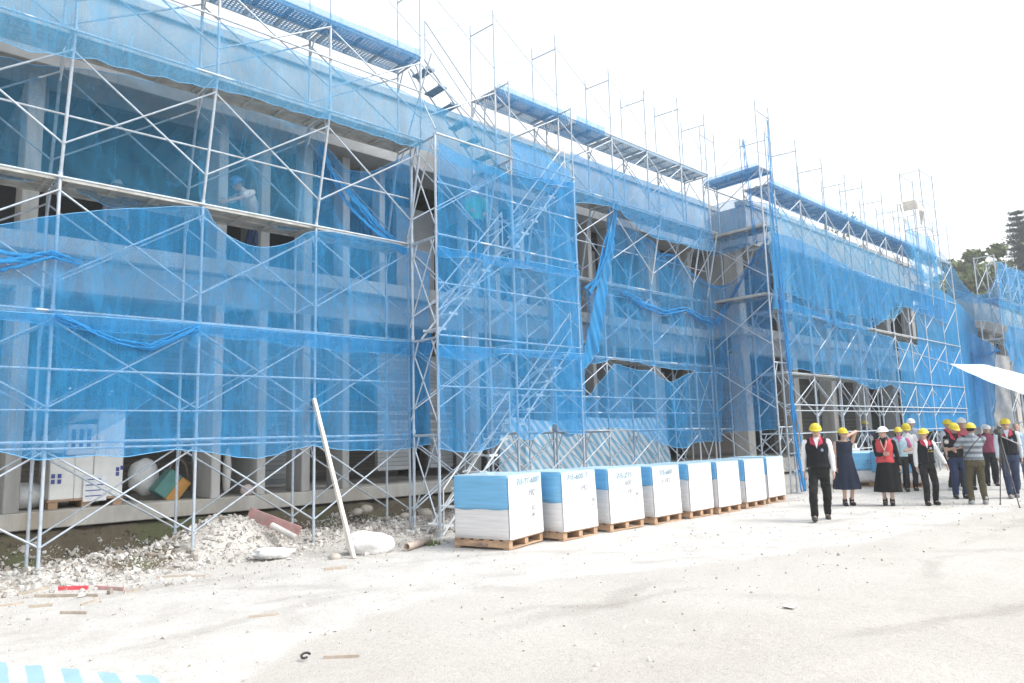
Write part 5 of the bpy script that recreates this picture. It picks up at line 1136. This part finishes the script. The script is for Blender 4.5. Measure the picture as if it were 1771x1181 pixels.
person('woman in black vest with red collar and gold badge, white sleeves, arm reaching out right', gp(1609, 873), radians(-52), 1.54, vest=(.014, .012, .016), collar=RC, shirt=(.72, .73, .73), trousers=(.014, .014, .017), L=(.36, -.18, .88), R=(-.22, -.02, .82), hy=-.9, hairlen=.06, FL=(.14, .04, 0), FR=(-.09, -.10, 0), badge=[(.075, 1.27, .028, (.35, .38, .45)), (.03, 1.20, .012, (.45, .30, .05)), (.03, 1.24, .012, (.45, .30, .05)), (.085, 1.20, .016, (.45, .30, .05)), (.12, 1.20, .014, (.45, .30, .05))])
person('person with bare forearm and grey sleeve seen from the side behind the cameraman group', gp(1650, 848), radians(-20), 1.74, vest=(.015, .014, .017), collar=RC, shirt=(.42, .45, .50), short=True, L=(.2, -.12, .9), R=(-.26, -.10, .84), hy=-.5, trousers=(.02, .02, .025), shoes=(.6, .6, .6))
person('man with red collar looking down at a paper beside the cameraman', gp(1662, 862), radians(-58), 1.64, vest=(.014, .014, .016), collar=RC, shirt=(.014, .014, .016), trousers=(.03, .045, .10), short=True, L=(.06, -.26, 1.22), R=(-.08, -.24, 1.15), hp=.4, hy=.3)
person('man in white helmet with dark goggles band, mostly hidden behind the yellow helmets', (20.8, 5.75), radians(-60), 1.77, helmet=Wh, shirt=(.45, .12, .15))
cm = person('cameraman in grey striped shirt and olive trousers seen from behind', gp(1693, 872), radians(118), 1.63, shirt=(.1, .1, .1), stripes=True, trousers=(.085, .075, .045), fat=1.3, L=(.30, -.24, 1.12), R=(.02, -.30, 1.18), hy=-.3, FL=(.12, 0, 0), FR=(-.13, .02, 0), shoes=(.35, .35, .36), short=True, skin=SKIN2)
mb = MB(); mb.path([Vector((-.15, .06, 1.42)), Vector((0, .145, 1.28)), Vector((.15, .13, 1.08)), Vector((.19, .02, .98))], .011, 5); mb.build('bag_strap', M['black'], cm)
person('cameraman in black with white helmet bent to the tripod camera', (23.2, 5.85), radians(-80), 1.60, helmet=Wh, shirt=(.02, .02, .022), hp=.3, L=(.1, -.3, 1.3), R=(-.1, -.3, 1.3), lean=.15)
person('person in white helmet and dark pink top left of the black clad cameraman', (22.4, 5.62), radians(-70), 1.58, helmet=Wh, shirt=(.30, .07, .12), trousers=(.02, .02, .025))
person('man at the right edge in black vest with red collar and dark blue jeans', gp(1753, 861), radians(-74), 1.71, vest=(.014, .014, .018), collar=RC, shirt=(.62, .68, .76), trousers=(.035, .05, .095), L=(.24, .1, .82), R=(-.2, -.1, .84), FL=(.07, .18, 0), FR=(-.05, -.14, .0), badge=[(.085, 1.25, .024, (.25, .32, .55))], shoes=(.2, .2, .2))
person('person in pale blue half cut off by the right edge behind the man in jeans', gp(1770, 846), radians(-80), 1.62, shirt=(.38, .52, .66), trousers=(.1, .15, .25), helmet=None)
q = atY(1495, 728, 9.95); person('worker in yellow helmet and navy shirt among the bare scaffold poles', (q.x, q.y), radians(-20), 1.66, shirt=(.03, .05, .10), skin=SKIN2, L=(.25, -.3, 1.2), z=max(0, q.z-1.66))
person('worker on the upper floor behind the net whose white helmet shows above the deck', (atY(203, 300, 13.3).x, 13.3), radians(20), 1.48, helmet=Wh, shirt=(.25, .28, .33), z=4.685, group='workers up on the building')
q = atY(428, 330, 12.85); person('worker bending forward on the upper floor in white shirt, blue helmet and jeans', (q.x+.02, 12.35), radians(-75), 1.80, helmet=(.05, .20, .50), shirt=(.78, .74, .72), trousers=(.06, .10, .20), lean=.75, hp=.2, L=(.18, -.75, 1.0), R=(-.18, -.75, 1.0), z=4.685, group='workers up on the building', short=True)
q = atY(822, 330, 11.0); person('worker in green shirt and white helmet standing on the upper deck behind the tower net', (q.x, 11.0), radians(-40), 1.62, helmet=Wh, shirt=(.10, .48, .34), trousers=(.03, .04, .07), hp=.3, L=(.2, -.25, 1.0), R=(-.1, -.3, 1.05), z=5.165, group='workers up on the building')
# camera on tripod, paper, shoulder camera
tp = thing('tripod_camera', 'video camera on a black tripod between the cameraman and the man in jeans', 'camera', (17.55, 4.18, 0))
hd = Vector((0, 0, 1.32))
for i, (px, py) in enumerate(((1730, 873), (1764, 879), (1745, 858))):
    p = atZ(px, py)-tp.location; mb = MB(); mb.tube(hd, hd.lerp(p, .5), .017, 8); mb.tube(hd.lerp(p, .48), p, .011, 8); mb.ell(p+Vector((0, 0, .015)), (.02, .02, .016), 8); mb.build('leg', M['black'], tp)
mb = MB(); mb.tube(hd, hd+Vector((0, 0, .07)), .035, 10); mb.build('head', M['black'], tp)
mb = MB(); mb.tube(hd+Vector((0, 0, .05)), hd+Vector((-.02, -.38, -.16)), .010, 8); mb.build('pan_bar', M['galv_dull'], tp)
mb = MB(); mb.box((-.16, -.05, 1.39), (.12, .05, 1.51)); bevel(mb.build('camera_body', M['black'], tp), .015)
mb = MB(); mb.tube((-.16, 0, 1.45), (-.26, 0, 1.45), .042, 14, .05); mb.build('lens', M['black'], tp)
mb = MB(); mb.box((.05, -.035, 1.512), (.11, .035, 1.545)); mb.tube((-.1, 0, 1.56), (.06, 0, 1.56), .01, 6); mb.tube((-.1, 0, 1.51), (-.1, 0, 1.56), .008, 6); mb.build('handle', M['black'], tp)
hc = thing('handheld_camera', 'silver and black camera held up by the cameraman in the striped shirt', 'camera', (16.75, 4.95, 1.22), radians(20))
mb = MB(); mb.box((-.09, -.05, 0), (.09, .05, .11)); bevel(mb.build('camera_body', M['black'], hc), .012); mb = MB(); mb.tube((-.09, 0, .055), (-.17, 0, .055), .038, 12); mb.build('lens', M['galv_dull'], hc)

hz = bpy.data.materials.new('glare_haze'); hz.use_nodes = True; hn = hz.node_tree; hn.nodes.clear()
pv_ = hn.nodes.new('ShaderNodeVolumePrincipled'); pv_.inputs['Density'].default_value = 0.0022; pv_.inputs['Color'].default_value = (.93, .97, 1, 1); pv_.inputs['Anisotropy'].default_value = 0.2
ho_ = hn.nodes.new('ShaderNodeOutputMaterial'); hn.links.new(pv_.outputs[0], ho_.inputs['Volume'])
mb = MB(); mb.box((-12, -12, -1.5), (95, 40, 26)); tag(mb.build('glare_volume', hz), kind='stuff')  # unseen volume added to imitate glare and lift the blacks
bpy.data.scenes.remove(TS)
